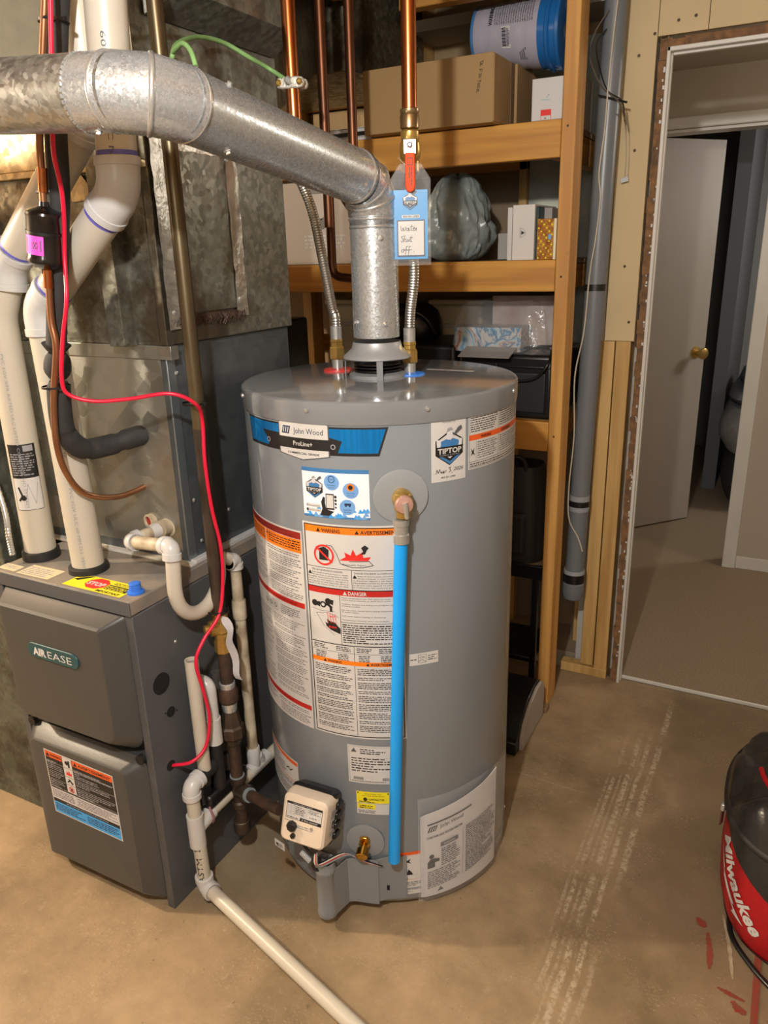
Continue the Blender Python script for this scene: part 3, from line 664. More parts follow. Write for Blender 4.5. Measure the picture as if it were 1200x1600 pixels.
# tap and scalded hand pictogram
for x, y, r1 in ((b0+.014, .819, .0075), (b0+.0345, .818, .0075), (b0+.047, .827, .0075)): p.disc(x, y, r1, INK, 2, 14)
p.disc(b0+.0345, .818, .004, WHITE, 3, 10); p.poly([(b0+.019, .814), (b0+.026, .811), (b0+.028, .824), (b0+.020, .823)], INK, 2); p.poly([(b0+.051, .822), (b0+.058, .819), (b0+.060, .831), (b0+.052, .832)], INK, 2)
p.line([(b0+.035, .818), (b0+.046, .820), (b0+.053, .814), (b0+.053, .806)], .006, INK, 2)
p.line([(b0+.006, .806), (b0+.028, .803), (b0+.060, .804)], .0008, INKG, 2); p.line([(b0+.016, .796), (b0+.034, .768), (b0+.058, .748)], .0008, INKG, 2); p.line([(b0+.070, .792), (b0+.048, .800), (b0+.016, .796)], .0008, INKG, 2)
p.poly([(b0+.073, .765), (b0+.073, .752), (b0+.050, .760), (b0+.040, .768), (b0+.038, .777), (b0+.044, .774), (b0+.042, .785), (b0+.050, .780), (b0+.060, .779)], INK, 3)
for k in range(4): p.line([(b0+.044+k*.006, .801-k*.001), (b0+.046+k*.006, .776)], .0011, REDB, 4)
p.text('BURN', b0+.046, .7645, .007, REDB, 4, bold=.02); p.text('HOT', b0+.049, .790, .006, REDB, 4, bold=.02)
c0 = xs+.004; lines = ['Water temperature over 125F (52C) can cause', 'severe burns instantly or death from scalds.', '', 'Children, disabled and elderly are at highest risk', 'of being scalded.', '', 'See instruction manual before setting temperature', 'at water heater.', '', 'Feel water before bathing or showering.', '', 'Temperature limiting valves are available.']
for k, t in enumerate(lines):
    if t: p.text(t, c0, .8385-k*.0047, .0037, INK, 2, width=min(.112, len(t)*.00245))
p.rect(xs, .7815, b1, .7825, INK, 2); p.body(c0, .729, b1-.002, .780, .0052, INK, 2, rag=.3)
p.rect(b0, .7255, b1, .7275, INK, 3)
xm = b0+.101; p.rect(xm, .688, xm+.001, .7255, INK, 2)
p.rect(b0, .707, b1, .7076, INK, 2)
for x in (b0+.006, b0+.060, xm+.006, xm+.055): p.body(x, .709, x+.034, .724, .0042, INK, 2); p.body(x+.004, .689, x+.030, .706, .0042, INK, 2, rag=.1)
p.rect(b0, .678, b1, .6885, ORANGE, 1)
p.tri(b0+.028, .6797, .007, INK, 3); p.text('WARNING', b0+.038, .680, .0088, INK, 3, width=.034, bold=.02); p.tri(xm+.026, .6797, .007, INK, 3); p.text('AVERTISSEMENT', xm+.036, .680, .0088, INK, 3, width=.062, bold=.02)
p.rect(xm, .500, xm+.001, .678, INK, 2)
for c_ in (b0+.006, xm+.006):
    v = .674
    while v > .515:
        n = p.r.choice((2, 3, 4)); p.body(c_, v-n*.0045, c_+.089, v, .0045, INK, 2, fill=.45, rag=.2); v -= n*.0045+.0035
p.build('warning_label', tmap(), wh_, cut=.012, label='large white warning label with orange and red bands, behind the blue pipe')
# left operating instruction label
p = Print(14); a0, a1, z0, z1 = -52*D, -5.5*D, .490, .978
p.rect(a0, z0, a1, z1, WHITE, 0)
p.rect(a0+.003, .958, a1-.003, .974, REDD, 1); p.text('FOR YOUR SAFETY READ BEFORE OPERATING', (a0+a1)/2, .968, .005, INK, 2, width=.17, align='c'); p.text('POUR VOTRE SECURITE LIRE AVANT DE METTRE EN MARCHE', (a0+a1)/2, .961, .005, INK, 2, width=.2, align='c')
xm = -29*D; p.rect(a0+.003, .926, xm-.002, .957, ORANGE, 1); p.rect(xm+.002, .926, a1-.003, .957, ORANGE, 1)
for q0, q1 in ((a0+.004, xm-.003), (xm+.003, a1-.004)): p.tri(q0+.002, .947, .007, INK, 2); p.body(q0+.012, .929, q1, .955, .0055, INK, 2, rag=.15)
def para(p, q0, q1, z_lo, z_hi, pitch=.0048, ind=.004):
    v = z_hi
    while v > z_lo+.012:
        n = p.r.choice((2, 3, 4, 5)); n = min(n, int((v-z_lo)/pitch)); p.body(q0+ind*p.r.choice((0, 1)), v-n*pitch, q1, v, pitch, INKG, 1, fill=.42, rag=.18); v -= n*pitch+pitch*.7
para(p, a0+.006, xm-.006, .812, .924); para(p, xm+.006, a1-.006, .812, .924)
p.rect(a0+.003, .795, a1-.003, .808, REDI, 1); p.text('OPERATING INSTRUCTIONS / INSTRUCTIONS DE MISE EN MARCHE', (a0+a1)/2, .7985, .0065, INK, 2, width=.2, align='c')
for k in range(3):
    x = xm-.030+k*.021; p.frame(x, .764, x+.018, .786, .0006, INKG, 1); p.ring(x+.009, .775, .006, .0012, INK, 1, 14); p.line([(x+.005, .778), (x+.012, .771)], .0015, INK, 2)
p.body(xm+.045, .762, a1-.02, .788, .0048, INKG, 1)
para(p, a0+.006, xm-.004, .56, .757); para(p, xm+.006, a1-.006, .56, .757)
p.rect(a0+.003, .537, a1-.003, .5495, REDI, 1); p.text('TO TURN OFF GAS TO APPLIANCE', (a0+a1)/2, .5405, .0065, INK, 2, width=.13, align='c')
para(p, a0+.006, xm-.004, .495, .534); para(p, xm+.006, a1-.006, .495, .534)
p.build('instruction_label', tmap(), wh_, cut=.012, label='tall white instruction label with dark red bands on the left')
# lower left small warning
p = Print(15); a0, a1 = -50*D, -17.5*D
p.rect(a0, .245, a1, .366, WHITE, 0); p.rect(a0+.002, .352, a1-.002, .362, ORANGR, 1); p.rect(a0+.002, .299, a1-.002, .301, ORANGR, 1); p.line([(-27*D, .326), (-25*D, .332), (-24*D, .326), (-22*D, .334)], .003, INK, 1)
p.body(a0+.01, .304, a1-.05, .349, .006, INKG, 1); p.body(a0+.01, .25, a1-.008, .296, .006, INKG, 1)
p.build('small_warning_label', tmap(), wh_, cut=.012)
# installer sticker
p = Print(16); a0, a1, z0, z1 = 46.6*D, 61.3*D, 1.087, 1.2185; c = (a0+a1)/2
p.rect(a0, z0, a1, z1, WHITE, 0); p.text('Installed by:', c, 1.2075, .0068, INKG, 1, width=.030, align='c')
shield(p, c+.001, 1.158, .064)
p.line([(c-.034+k, 1.1045+z) for k, z in [(.004, 0), (.006, .008), (.009, .001), (.012, .009), (.015, .001), (.018, .004), (.016, .001), (.020, .001), (.022, .005), (.021, .0), (.024, .002), (.027, .005)]], .0013, INK, 1)
p.line([(c-.001+k, 1.106+z) for k, z in [(0, .008), (.004, .009), (.002, .005), (.005, .002), (.001, -.001)]], .0013, INK, 1); p.line([(c+.007, 1.104), (c+.006, 1.102)], .001, INK, 1)
p.text('2026', c+.010, 1.107, .0105, INK, 1, width=.023, shear=.35, bold=.01)
p.text('ON:', c-.036, 1.1035, .004, INKL, 1); p.text('403.931.2989', c-.002, 1.0935, .0058, INKG, 1, width=.034, align='c', bold=.02)
p.build('installer_sticker', tmap(), wh_, cut=.012, label='white installer sticker with a dark crest and handwritten date')
# upper right caution label
p = Print(17); a0, a1, z0, z1 = 62.6*D, 106*D, 1.101, 1.2215; xm = a0+.098
p.rect(a0, z0, a1, z1, WHITE, 0); p.frame(a0+.003, z0+.003, a1-.003, z1-.003, .0008, INK, 2)
p.body(a0+.006, 1.177, xm-.004, 1.217, .0047, INK, 1, fill=.45); p.body(xm+.004, 1.177, a1-.006, 1.217, .0047, INK, 1, fill=.45); p.rect(xm, 1.176, xm+.0008, 1.218, INK, 1)
p.rect(a0+.002, 1.162, a1-.002, 1.1735, ORANGR, 1); p.text('WARNING', a0+.035, 1.1645, .0085, INK, 3, width=.034, bold=.02); p.text('AVERTISSEMENT', xm+.012, 1.1645, .0085, INK, 3, width=.05, bold=.02)
p.body(a0+.026, 1.120, xm-.006, 1.160, .0047, INKG, 1, fill=.45); p.body(xm+.006, 1.120, a1-.006, 1.160, .0047, INKG, 1, fill=.45)
p.rect(xm, 1.118, xm+.0008, 1.162, INK, 1); p.rect(a0+.022, 1.118, a0+.0226, 1.160, INK, 1); p.poly([(a0+.006, 1.130), (a0+.010, 1.136), (a0+.007, 1.147), (a0+.012, 1.140), (a0+.017, 1.146), (a0+.015, 1.137), (a0+.019, 1.129), (a0+.013, 1.134)], INK, 2)
p.rect(a0+.003, 1.1165, a1-.003, 1.1173, INK, 1); p.body(a0+.006, 1.106, a1-.006, 1.1155, .0045, INK, 1, fill=.5)
p.build('caution_label', tmap(), wh_, cut=.012, label='white caution label with one orange band near the right edge')
# approval mark
p = Print(18); a0, a1, z0, z1 = 37*D, 49*D, .676, .705
p.rect(a0, z0, a1, z1, WHITE, 0); p.frame(a0+.019, .681, a0+.038, .701, .0007, INK, 1); p.text('CSA', a0+.022, .692, .007, INK, 1); p.line([(a0+.021, .685), (a0+.028, .689), (a0+.036, .683)], .001, INK, 1)
p.body(a0+.002, .688, a0+.016, .694, .005, INK, 1); p.body(a0+.042, .684, a1-.002, .700, .005, INKG, 1)
p.build('approval_mark', tmap(), wh_, cut=.012)
# rating plate
p = Print(19); a0, a1, z0, z1 = 10.2*D, 30.5*D, .371, .473
p.rect(a0, z0, a1, z1, WHITE, 0); p.frame(a0+.003, z0+.003, a1-.003, z1-.003, .0006, INKG, 1); p.poly([(a0+.008, .455), (a0+.022, .455), (a0+.015, .466)], INKG, 2)
p.body(a0+.03, .448, a1-.02, .467, .0052, INK, 1, rag=.5); p.body(a0+.008, .403, a1-.006, .444, .0068, INK, 1, fill=.45, rag=.5)
for k in range(15): p.rect(a0+.012+k*.0016, .380, a0+.0128+k*.0016, .388, INK, 1); p.rect(a0+.080+k*.0016, .380, a0+.0808+k*.0016, .388, INK, 1)
p.body(a0+.008, .376, a1-.02, .3795, .0035, INKG, 1)
p.build('rating_plate', tmap(), wh_, cut=.012)
# contractor sticker
p = Print(20); a0, a1 = 13.2*D, 27.6*D
p.rect(a0, .3165, a1, .348, YEL, 0); p.text('CALL TODAY FOR', (a0+a1)/2, .3405, .0045, INK, 1, width=.04, align='c'); p.text('HOT WATER HEATER SERVICE', (a0+a1)/2, .335, .0045, INK, 1, width=.052, align='c')
p.disc(a0+.021, .3265, .005, INK, 1, 12); p.text('CONTRACTOR', a0+.028, .3245, .0072, INK, 1, width=.038, bold=.03); p.body(a0+.006, .318, a1-.012, .323, .0045, INK, 1)
p.disc(a0+.004, .344, .002, INK, 1, 8); p.disc(a1-.004, .344, .002, INK, 1, 8)
p.rect(a0, .285, a1, .3155, WHITE, 0); p.rect(a0+.002, .300, a0+.045, .314, YEL, 1); p.body(a0+.006, .302, a0+.041, .312, .005, INK, 2); p.body(a0+.004, .288, a0+.045, .298, .0045, INKG, 2)
p.build('contractor_sticker', tmap(), wh_, cut=.012, label='yellow and white contractor sticker')
# orange topped vertical strip
p = Print(21); a0, a1 = 31.2*D, 38.4*D
p.rect(a0, .045, a1+.02, .173, WHITE, 0); p.rect(a0, .164, a1+.02, .173, ORANGR, 1); p.frame(a0+.002, .090, a1+.014, .162, .0006, ORANGR, 1)
p.poly([(a0+.008, .138), (a0+.013, .145), (a0+.009, .153), (a0+.017, .147), (a0+.026, .153), (a0+.022, .144), (a0+.028, .138), (a0+.017, .142)], INK, 1); p.poly([(a0+.006, .104), (a0+.010, .115), (a0+.016, .111), (a0+.020, .121), (a0+.027, .113), (a0+.031, .104)], INK, 1)
p.poly([(a0+.002, .077), (a0+.010, .084), (a0+.010, .070)], INK, 1); p.body(a0+.014, .068, a1+.012, .085, .005, INKG, 1); p.body(a0+.003, .048, a1+.012, .062, .005, INKL, 1)
p.build('burner_label', tmap(), wh_, cut=.012)
# literature pouch: clear sleeve with papers bent round the tank
def bent(r, a0, a1, zb, zt0, zt1, th, m, name, parent, lean=0, n=16, push=0, wav=0):
    mb = MB(); rings = []
    for i in range(n+1):
        t = i/n; a = math.radians(a0+(a1-a0)*t); zt = zt0+(zt1-zt0)*t; rings.append([])
        for (rr, z) in ((r, zb), (r+lean+wav*math.sin(t*9), zt), (r+lean+th+wav*math.sin(t*9), zt), (r+th, zb)):
            rings[-1].append((TX+math.sin(a)*rr, TY-math.cos(a)*rr, z))
    mb.loops(rings, m); return mb.build(name, parent, smooth=40)
pouch = bent(.3275, 38.6, 88, .030, .337, .345, .0008, CLEAR, 'document_pouch', wh_, lean=.006, n=24, wav=.0016)
pouch['label'] = 'clear plastic document sleeve'
for k in range(4): bent(.3175+k*.0021, 40.2+k*.4, 84-k, .034+k*.0015, .272+k*.004, .308+k*.004, .0014, PAPER, 'paper_sheet', pouch, lean=.001*k, n=20)
def pm(u, v, h):
    rr = .3175+4*.0021+.0005+.003*min(1, max(0, (v-.035)/.26)); a = u/TR; return Vector((TX+math.sin(a)*(rr+h), TY-math.cos(a)*(rr+h), v))
p = Print(22); a0, a1 = 42*D, 82*D; sl = .0008*0+.16
def SK(u): return (u-a0)*.13
pp = Print(22)
pp.rect(a0+.004, .252, a0+.12, .256, INK, 1); pp.poly([(a0+.004, .232), (a0+.009, .246), (a0+.029, .246), (a0+.024, .232)], INK, 1)
for k in range(3): pp.poly([(a0+.0085+k*.0055, .234), (a0+.0125+k*.0055, .244), (a0+.0145+k*.0055, .244), (a0+.0105+k*.0055, .234)], PAPER, 2)
pp.text('John Wood', a0+.034, .235, .015, INK, 1, width=.062); pp.text('TYPE FVIR GAS WATER HEATER', a0+.002, .212, .0085, INK, 1, width=.092, bold=.02)
pp.rect(a0+.036, .178, a0+.082, .190, INKG, 1); pp.text('WARNING', a0+.044, .181, .0075, WHITE, 2, width=.03)
pp.disc(a0+.014, .158, .006, INK, 1, 12); pp.poly([(a0+.004, .124), (a0+.004, .142), (a0+.012, .151), (a0+.022, .150), (a0+.033, .146), (a0+.033, .138), (a0+.022, .138), (a0+.022, .124)], INK, 1)
pp.body(a0+.038, .120, a0+.088, .175, .006, INKG, 1); pp.body(a0+.004, .060, a0+.088, .117, .006, INKG, 1); pp.rect(a0+.096, .060, a0+.0966, .205, INK, 1); pp.body(a0+.104, .060, a1-.012, .205, .006, INKG, 1)
pp.poly([(a0+.028, .046), (a0+.044, .046), (a0+.036, .058)], INKG, 1)
pp.p = [([(u, v+SK(u)*1.0) for u, v in vs], f, m, L) for vs, f, m, L in pp.p]
pp.build('cover_print', pm, pouch, cut=.01)
# relief valve with plastic rosette
a = 34.8
MB().lathe([(.056, 0), (.056, .0016), (.050, .0032), (.022, .004)], T3(a, .3142, 1.066), mat('frosted_rosette', '#8b9093', .4), axis=tout(a), seg=40).build('valve_rosette', wh_, smooth=30)
V0 = T3(a, .314, 1.068); o_ = tout(a); t_ = ttan(a); zz = Vector((0, 0, 1))
MB().lathe([(.0165, 0), (.0165, .020), (.021, .022), (.021, .036), (.017, .042), (.012, .050)], V0, BRASS, axis=o_, seg=24).build('relief_valve_body', wh_, smooth=35)
dn = V0+o_*.036
MB().lathe([(.018, .012), (.019, .0), (.019, -.018), (.015, -.022), (.015, -.034)], dn, BRASS, seg=24).build('valve_outlet', wh_, smooth=35)
vc = MB().lathe([(.018, .0), (.0185, .006), (.0165, .010), (.006, .012)], V0+o_*.046+zz*-.004, mat('valve_tag_pink', '#b98f80', .4, .3), axis=o_, seg=24).build('valve_cap', wh_, smooth=35)
MB().tube([V0+o_*.060+zz*.002, V0+o_*.062+zz*-.012+t_*.002, V0+o_*.058+zz*-.030+t_*.004], [.006, .0055, .0045], CHROME, 10).build('test_lever', wh_, smooth=40)
p1 = T3(33.9, .350, 1.030); p2 = T3(28.6, .350, .185)
MB().lathe([(.0165, 0), (.0165, -.012), (.0145, -.014), (.0145, -.030), (.0165, -.032), (.0165, -.050), (.0125, -.052)], p1, CHROME, seg=24).build('crimp_fitting', wh_, smooth=30)['label'] = 'silver crimp fitting'
MB().tube([p1+Vector((0, 0, -.034)), mix(p1, p2, .5), p2], .0138, BLUEP, 24).build('discharge_tube', wh_, smooth=40)['label'] = 'long bright blue plastic discharge tube'
# drain
a = 16.4
MB().lathe([(.046, 0), (.046, .0015), (.030, .0035), (.012, .005)], T3(a, .3142, .207), mat('drain_dish', '#86898b', .45), axis=tout(a), seg=36).build('drain_rosette', wh_, smooth=35)
dax = (tout(a)*1+Vector((0, 0, -.28))).normalized(); d0 = T3(a, .316, .212)
MB().lathe([(.013, 0), (.013, .016), (.009, .018), (.009, .026), (.0145, .028), (.0145, .046), (.011, .048), (.006, .049)], d0, BRASSG, axis=dax, seg=20).build('drain_valve', wh_, smooth=30)
MB().obox(d0+tout(a)*.016+Vector((0, 0, .012)), (ttan(a), tout(a), (0, 0, 1)), (.009, .003, .008), BRASSG).build('drain_stem', wh_, bevel=.002)
# gas control: black rear casting and beige housing
gc = T3(-2, .372, .300); o_ = (tout(6)+Vector((0, 0, .26))).normalized(); t_ = ttan(6); u_ = o_.cross(t_)*-1
if u_.z < 0: u_ = -u_
t_ = (t_+Vector((0, 0, -.06))).normalized(); u_ = (u_+Vector((.06*ttan(6).x, .06*ttan(6).y, 0))).normalized()
def rr_loop(c, hw, hh, rad, n=5):
    pts = []
    for sx, sy, s0 in ((1, 1, 0), (-1, 1, 90), (-1, -1, 180), (1, -1, 270)):
        for k in range(n+1):
            an = math.radians(s0+90*k/n); pts.append(Vector(c)+t_*(sx*(hw-rad)+rad*math.cos(an))+u_*(sy*(hh-rad)+rad*math.sin(an)))
    return pts
ctl = MB().loops([rr_loop(gc+o_*d, w, h, .014) for d, w, h in ((-.045, .048, .050), (-.038, .054, .058), (-.006, .057, .066), (.002, .055, .062))], BLACKP).build('gas_control', wh_, smooth=40)
ctl['label'] = 'beige and black gas control valve with a black dial'
hs = MB().loops([rr_loop(gc+o_*d+u_*uu, w, h, rd) for d, w, h, rd, uu in ((-.012, .058, .060, .016, 0), (.018, .058, .060, .016, 0), (.036, .055, .057, .014, -.001), (.040, .050, .052, .012, -.002))], BEIGEP).build('control_housing', ctl, smooth=35)
for k in range(4): MB().obox(gc-o_*.014+t_*.060+u_*(.035-k*.024), (t_, u_, o_), (.006, .008, .014), BLACKP).build('casting_rib', ctl, bevel=.003)
fo = gc+o_*.0402
p = Print(23)
p.rect(-.040, .000, .040, .036, WHITE, 0); p.frame(-.040, .000, .040, .036, .0008, INK, 2); p.rect(-.040, .031, .040, .036, INK, 1); p.rect(-.008, .0, .040, .007, INK, 1); p.text('2" W.C. OUTLET', -.004, .0018, .004, WHITE, 2, width=.036, bold=.02)
for k in range(6): p.rect(-.038, .009+k*.0036, .004, .0093+k*.0036, INKG, 1)
p.rect(-.030, .008, -.0297, .031, INKG, 1); p.rect(-.022, .008, -.0217, .031, INKG, 1); p.rect(.005, .008, .0053, .031, INKG, 1)
p.body(-.020, .009, .003, .030, .0036, INK, 1); p.body(.008, .020, .037, .030, .003, INKG, 1); p.body(.012, .012, .034, .016, .004, INKG, 1); p.text('STATUS LIGHT CODE', -.028, .0322, .003, WHITE, 2, width=.045); p.body(-.038, .001, -.012, .006, .0035, INK, 1)
p.body(-.042, -.006, -.024, -.002, .004, INKL, 1); p.body(-.012, -.016, .022, -.008, .004, INKL, 1)
p.p = [([(u*1.12, v*1.12-.001) for u, v in vs], f, m, L) for vs, f, m, L in p.p]
p.build('control_label', planemap(fo, t_, u_), ctl)
MB().lathe([(.013, 0), (.0125, .007), (.008, .009)], fo+t_*-.026+u_*-.018, BLACKP, axis=o_, seg=8).build('temperature_dial', ctl, smooth=25)
MB().lathe([(.006, 0), (.006, .006), (.003, .007)], fo+t_*-.021+u_*-.040, BLACKP, axis=o_, seg=12).build('reset_button', ctl, smooth=25)
MB().lathe([(.004, 0), (.004, .001)], fo+t_*.022+u_*-.012, CHROME, axis=o_, seg=12).build('sight_hole', ctl)
MB().obox(gc+o_*.030+u_*-.062+t_*.030, (t_, u_, o_), (.008, .008, .006), BLACKP).build('wire_plug', ctl, bevel=.002)
p = Print(24); p.rect(-.018, -.035, .016, .035, WHITE, 0); p.body(-.015, .012, .012, .032, .004, INKG, 1); p.rect(-.008, -.014, .008, .004, INK, 1); p.text('G', -.005, -.011, .012, WHITE, 2, bold=.03); p.body(-.015, -.032, .012, -.018, .004, INKG, 1)
p.build('side_label', planemap(gc+t_*.0583+o_*.004, o_*-1, u_), ctl)
# wires and wiring cover
plug = gc+o_*.030+u_*-.068+t_*.030; tub = T3(3.5, .382, .19)
for m, q, nm in ((INK, .0, 'wire'), (WHITE, .004, 'wire'), (REDI, .008, 'wire'), (INKL, .012, 'wire')):
    m2 = {0: BLACKP, .004: mat('white_wire', '#d8d4cc', .45), .008: mat('red_wire', '#b8452f', .45), .012: mat('grey_wire', '#8d8f92', .4)}[q]
    MB().tube(spline([plug+t_*q*.6, plug+Vector((.004+q, -.002, -.035)), T3(8+q*200, .350, .190), T3(16, .338, .170-q*.4), T3(24, .332, .150)], 5), .0017, m2, 8).build('wire', wh_, smooth=50)
MB().tube(spline([plug, plug+Vector((-.004, .0, -.05)), tub+Vector((0, 0, -.03))], 5), .004, BLACKP, 8).build('wire_bundle', wh_, smooth=50)
MB().tube(spline([gc+u_*-.06+t_*-.02, gc+Vector((-.03, 0, -.10)), tub+Vector((-.01, .005, -.03))], 5), .0035, BLACKP, 8).build('wire_bundle', wh_, smooth=50)
tg = T3(-15, .398, .186)
MB().obox(tg, (ttan(-13), (0, 0, 1), tout(-13)), (.017, .010, .0006), WHITE).build('wire_tag', wh_)
Print(25).body(-.010, -.006, .012, .006, .004, INKG, 1).disc(-.008, 0, .004, INK, 1, 10).build('tag_print', planemap(tg+tout(-13)*.0008, ttan(-13), (0, 0, 1)), wh_)
MB().obox(T3(-4, .388, .183), ((ttan(-4)+Vector((0, 0, -.6))).normalized(), (Vector((0, 0, 1))+ttan(-4)*.6).normalized(), tout(-4)), (.016, .006, .004), mat('clear_connector', '#b4b6b6', .3)).build('connector', wh_, bevel=.0015)
tc = T3(3.5, .382, 0)
cv = MB(); ang = [math.radians(x) for x in range(0, 360, 12)]
cv.loops([[tc+Vector((math.cos(q)*r, math.sin(q)*r, z)) for q in ang] for r, z in ((.018, .030), (.0235, .033), (.025, .04), (.0245, .048), (.0235, .052), (.0235, .160), (.0250, .163), (.0250, .170), (.0235, .173), (.0235, .188), (.020, .188), (.020, .050))], TANKP, cap=False)
cv.build('wiring_cover', wh_, smooth=35)
MB().lathe([(.0185, .040), (.0185, .052)], tc, DARK, seg=20).build('cover_bottom', wh_)
# plate running from the tube back to the jacket
def strip(pts, z0f, z1f, th, m, name):
    mb = MB(); rings = []
    for i, (x, y) in enumerate(pts):
        t = i/(len(pts)-1); a = Vector(pts[max(0, i-1)]); b = Vector(pts[min(len(pts)-1, i+1)]); d = (b-a).normalized(); n2 = Vector((d.y, -d.x))
        P = Vector((x, y)); Q = P-n2*th
        rings.append([(P.x, P.y, z0f(t)), (P.x, P.y, z1f(t)), (Q.x, Q.y, z1f(t)), (Q.x, Q.y, z0f(t))])
    mb.loops(rings, m); return mb.build(name, wh_, smooth=40)
tp = [(tc.x+.0225, tc.y-.006)]+[tuple(T3(q, .333+.018*max(0, (13-q)/6)**2, 0).xy) for q in (9.5, 11, 13, 16, 19, 22)]
strip(tp, lambda t: .036, lambda t: .166, .003, TANKP, 'wiring_cover_plate')
strip([tuple(T3(q, r2, 0).xy) for q, r2 in ((21, .332), (22, .329), (26, .3195), (30, .3195), (34, .3195))], lambda t: .040, lambda t: .166, .003, TANKP, 'burner_door')
MB().obox(T3(25.5, .3205, .075), (ttan(25.5), (0, 0, 1), tout(25.5)), (.005, .007, .0008), DARK).build('latch_slot', wh_)
strip([tuple(T3(q, .3195, 0).xy) for q in (-30, -24, -18, -12, -6, 0)], lambda t: .050, lambda t: .140, .003, TANKP, 'burner_door.001')
# ---------------- furnace ----------------
FX0, FX1, FY0, FY1, FZ = -1.627, -1.182, 1.05, 1.79, .84
fur = thing('furnace', ((FX0+FX1)/2, 1.4, 0), 'dark grey sheet metal furnace with two bulging front doors', 'furnace')
MB().box(FX0+.002, FX1-.002, FY0+.045, FY1, .0, FZ-.004, FURN).build('cabinet', fur, bevel=.003)
for x0, x1 in ((FX0, FX0+.022), (FX1-.022, FX1)):
    MB().box(x0, x1, FY0-.006, FY1, .0, FZ-.036, FURN).build('side_panel', fur, bevel=.002)
MB().box(FX0, FX1, FY0-.008, FY1+.002, FZ-.034, FZ, DUST).build('top_cap', fur, bevel=.003)['label'] = 'dusty top cap'
MB().box(FX0-.001, FX1+.001, FY0-.010, FY0-.007, FZ-.034, FZ-.001, FURN).build('front_lip', fur, bevel=.001)
def door(name, z0, z1, yf, bot_r, top_r, label=None, flat_top=False):
    x0, x1 = FX0+.024, FX1-.026; n = 6
    def lp(ins, y, ins_t=None):
        it = ins if ins_t is None else ins_t; pts = []; a0, a1, b0, b1 = x0+ins, x1-ins, z0+ins, z1-it
        for cx, cz, sx, sz, s0, rad in ((a1, b1, -1, -1, 0, top_r), (a0, b1, 1, -1, 90, top_r), (a0, b0, 1, 1, 180, bot_r), (a1, b0, -1, 1, 270, bot_r)):
            rad = max(rad-ins*.3, .006)
            for k in range(n+1):
                an = math.radians(s0+90*k/n); pts.append((cx+sx*rad+rad*math.cos(an), y, cz+sz*rad+rad*math.sin(an)))
        return pts
    o = MB().loops([lp(0, FY0+.04), lp(0, FY0-.002), lp(.003, FY0-.006), lp(.030, yf+.006, .02), lp(.036, yf+.001, .026), lp(.044, yf, .034)], FURND).build(name, fur, smooth=24)
    if label: o['label'] = label
    return o
ud = door('upper_door', .452, .802, 1.000, .045, .012, 'upper bulging door')
ld = door('lower_door', .018, .432, 1.008, .012, .030, 'lower door with a large warning label')
for x in (-1.582, -1.215): MB().lathe([(.012, 0), (.012, .012)], (x, 1.045, .436), BLACKR, axis=(0, -1, 0), seg=14).build('rubber_bumper', fur, smooth=30)
# badge
p = Print(31); n = 10
bx0, bx1, bz = -1.486, -1.318, .684
c = [(bx0+.019+.019*math.cos(math.radians(a)), bz+.019*math.sin(math.radians(a))) for a in range(90, 271, 18)]+[(bx1-.019+.019*math.cos(math.radians(a)), bz+.019*math.sin(math.radians(a))) for a in range(-90, 91, 18)]
bd = MB().prism(c, (1, 0, 0), (0, 0, 1), (0, -1, 0), (0, 1.0005, 0), 0, .004, TEAL).build('badge', ud, bevel=.0015); bd['label'] = 'dark teal oval badge with white lettering'
Print(32).text('AIR', bx0+.020, bz-.0095, .026, WHITE, 1, width=.044, bold=.05).text('EASE', bx0+.069, bz-.0095, .026, WHITE, 1, width=.078).build('badge_lettering', planemap((0, .9963, 0), (1, 0, 0), (0, 0, 1)), ud)
# warning label on the lower door
p = Print(33); W0, W1, Z0, Z1 = 0, .235, 0, .190; ym = .078
p.rect(W0, Z0, W1, Z1, WHITE, 0); p.rect(.003, .046, W1-.003, Z1-.003, INK, 1); p.rect(.003, .003, W1-.003, .036, BLUES, 1)
p.rect(.003, Z1-.020, .062, Z1-.003, ORANGR, 2); p.rect(.098, Z1-.020, W1-.003, Z1-.003, ORANGR, 2)
p.tri(.006, Z1-.018, .012, INK, 3); p.text('WARNING', .020, Z1-.016, .011, INK, 3, width=.040, bold=.02); p.tri(.102, Z1-.018, .012, INK, 3); p.text('AVERTISSEMENT', .118, Z1-.016, .011, INK, 3, width=.108, bold=.02)
p.rect(.064, .082, .096, Z1-.003, WHITE, 2); p.rect(.003, .046, W1-.003, .078, PAPER, 2); p.rect(.092, .046, .0925, .078, INK, 3)
for k, z in enumerate((.158, .132, .108, .084)):
    p.rect(.003, z-.0015, .064, z-.0008, WHITE, 3); p.rect(.096, z-.0015, W1-.003, z-.0008, WHITE, 3); p.rect(.064, z-.002, .096, z-.001, INK, 3)
p.disc(.078, .172, .006, INK, 3, 12); p.line([(.086, .178), (.085, .163)], .006, INK, 3)
p.poly([(.070, .136), (.074, .148), (.078, .142), (.082, .152), (.085, .142), (.090, .146), (.090, .136)], REDB, 3)
p.line([(.072, .115), (.080, .122), (.088, .114)], .004, INK, 3); p.line([(.076, .124), (.086, .112)], .003, INK, 3)
p.ring(.080, .094, .009, .0022, REDB, 4, 20); p.line([(.074, .099), (.086, .089)], .002, REDB, 4); p.rect(.076, .089, .084, .098, INK, 3)
for z0, z1 in ((.134, .164), (.110, .130), (.084, .106)): p.body(.006, z0, .060, z1, .0055, INKL, 3, rag=.6); p.body(.100, z0, W1-.008, z1, .0055, INKL, 3, rag=.5)
p.body(.006, .048, .090, .076, .0048, INKG, 3); p.body(.095, .048, W1-.006, .076, .0048, INKG, 3)
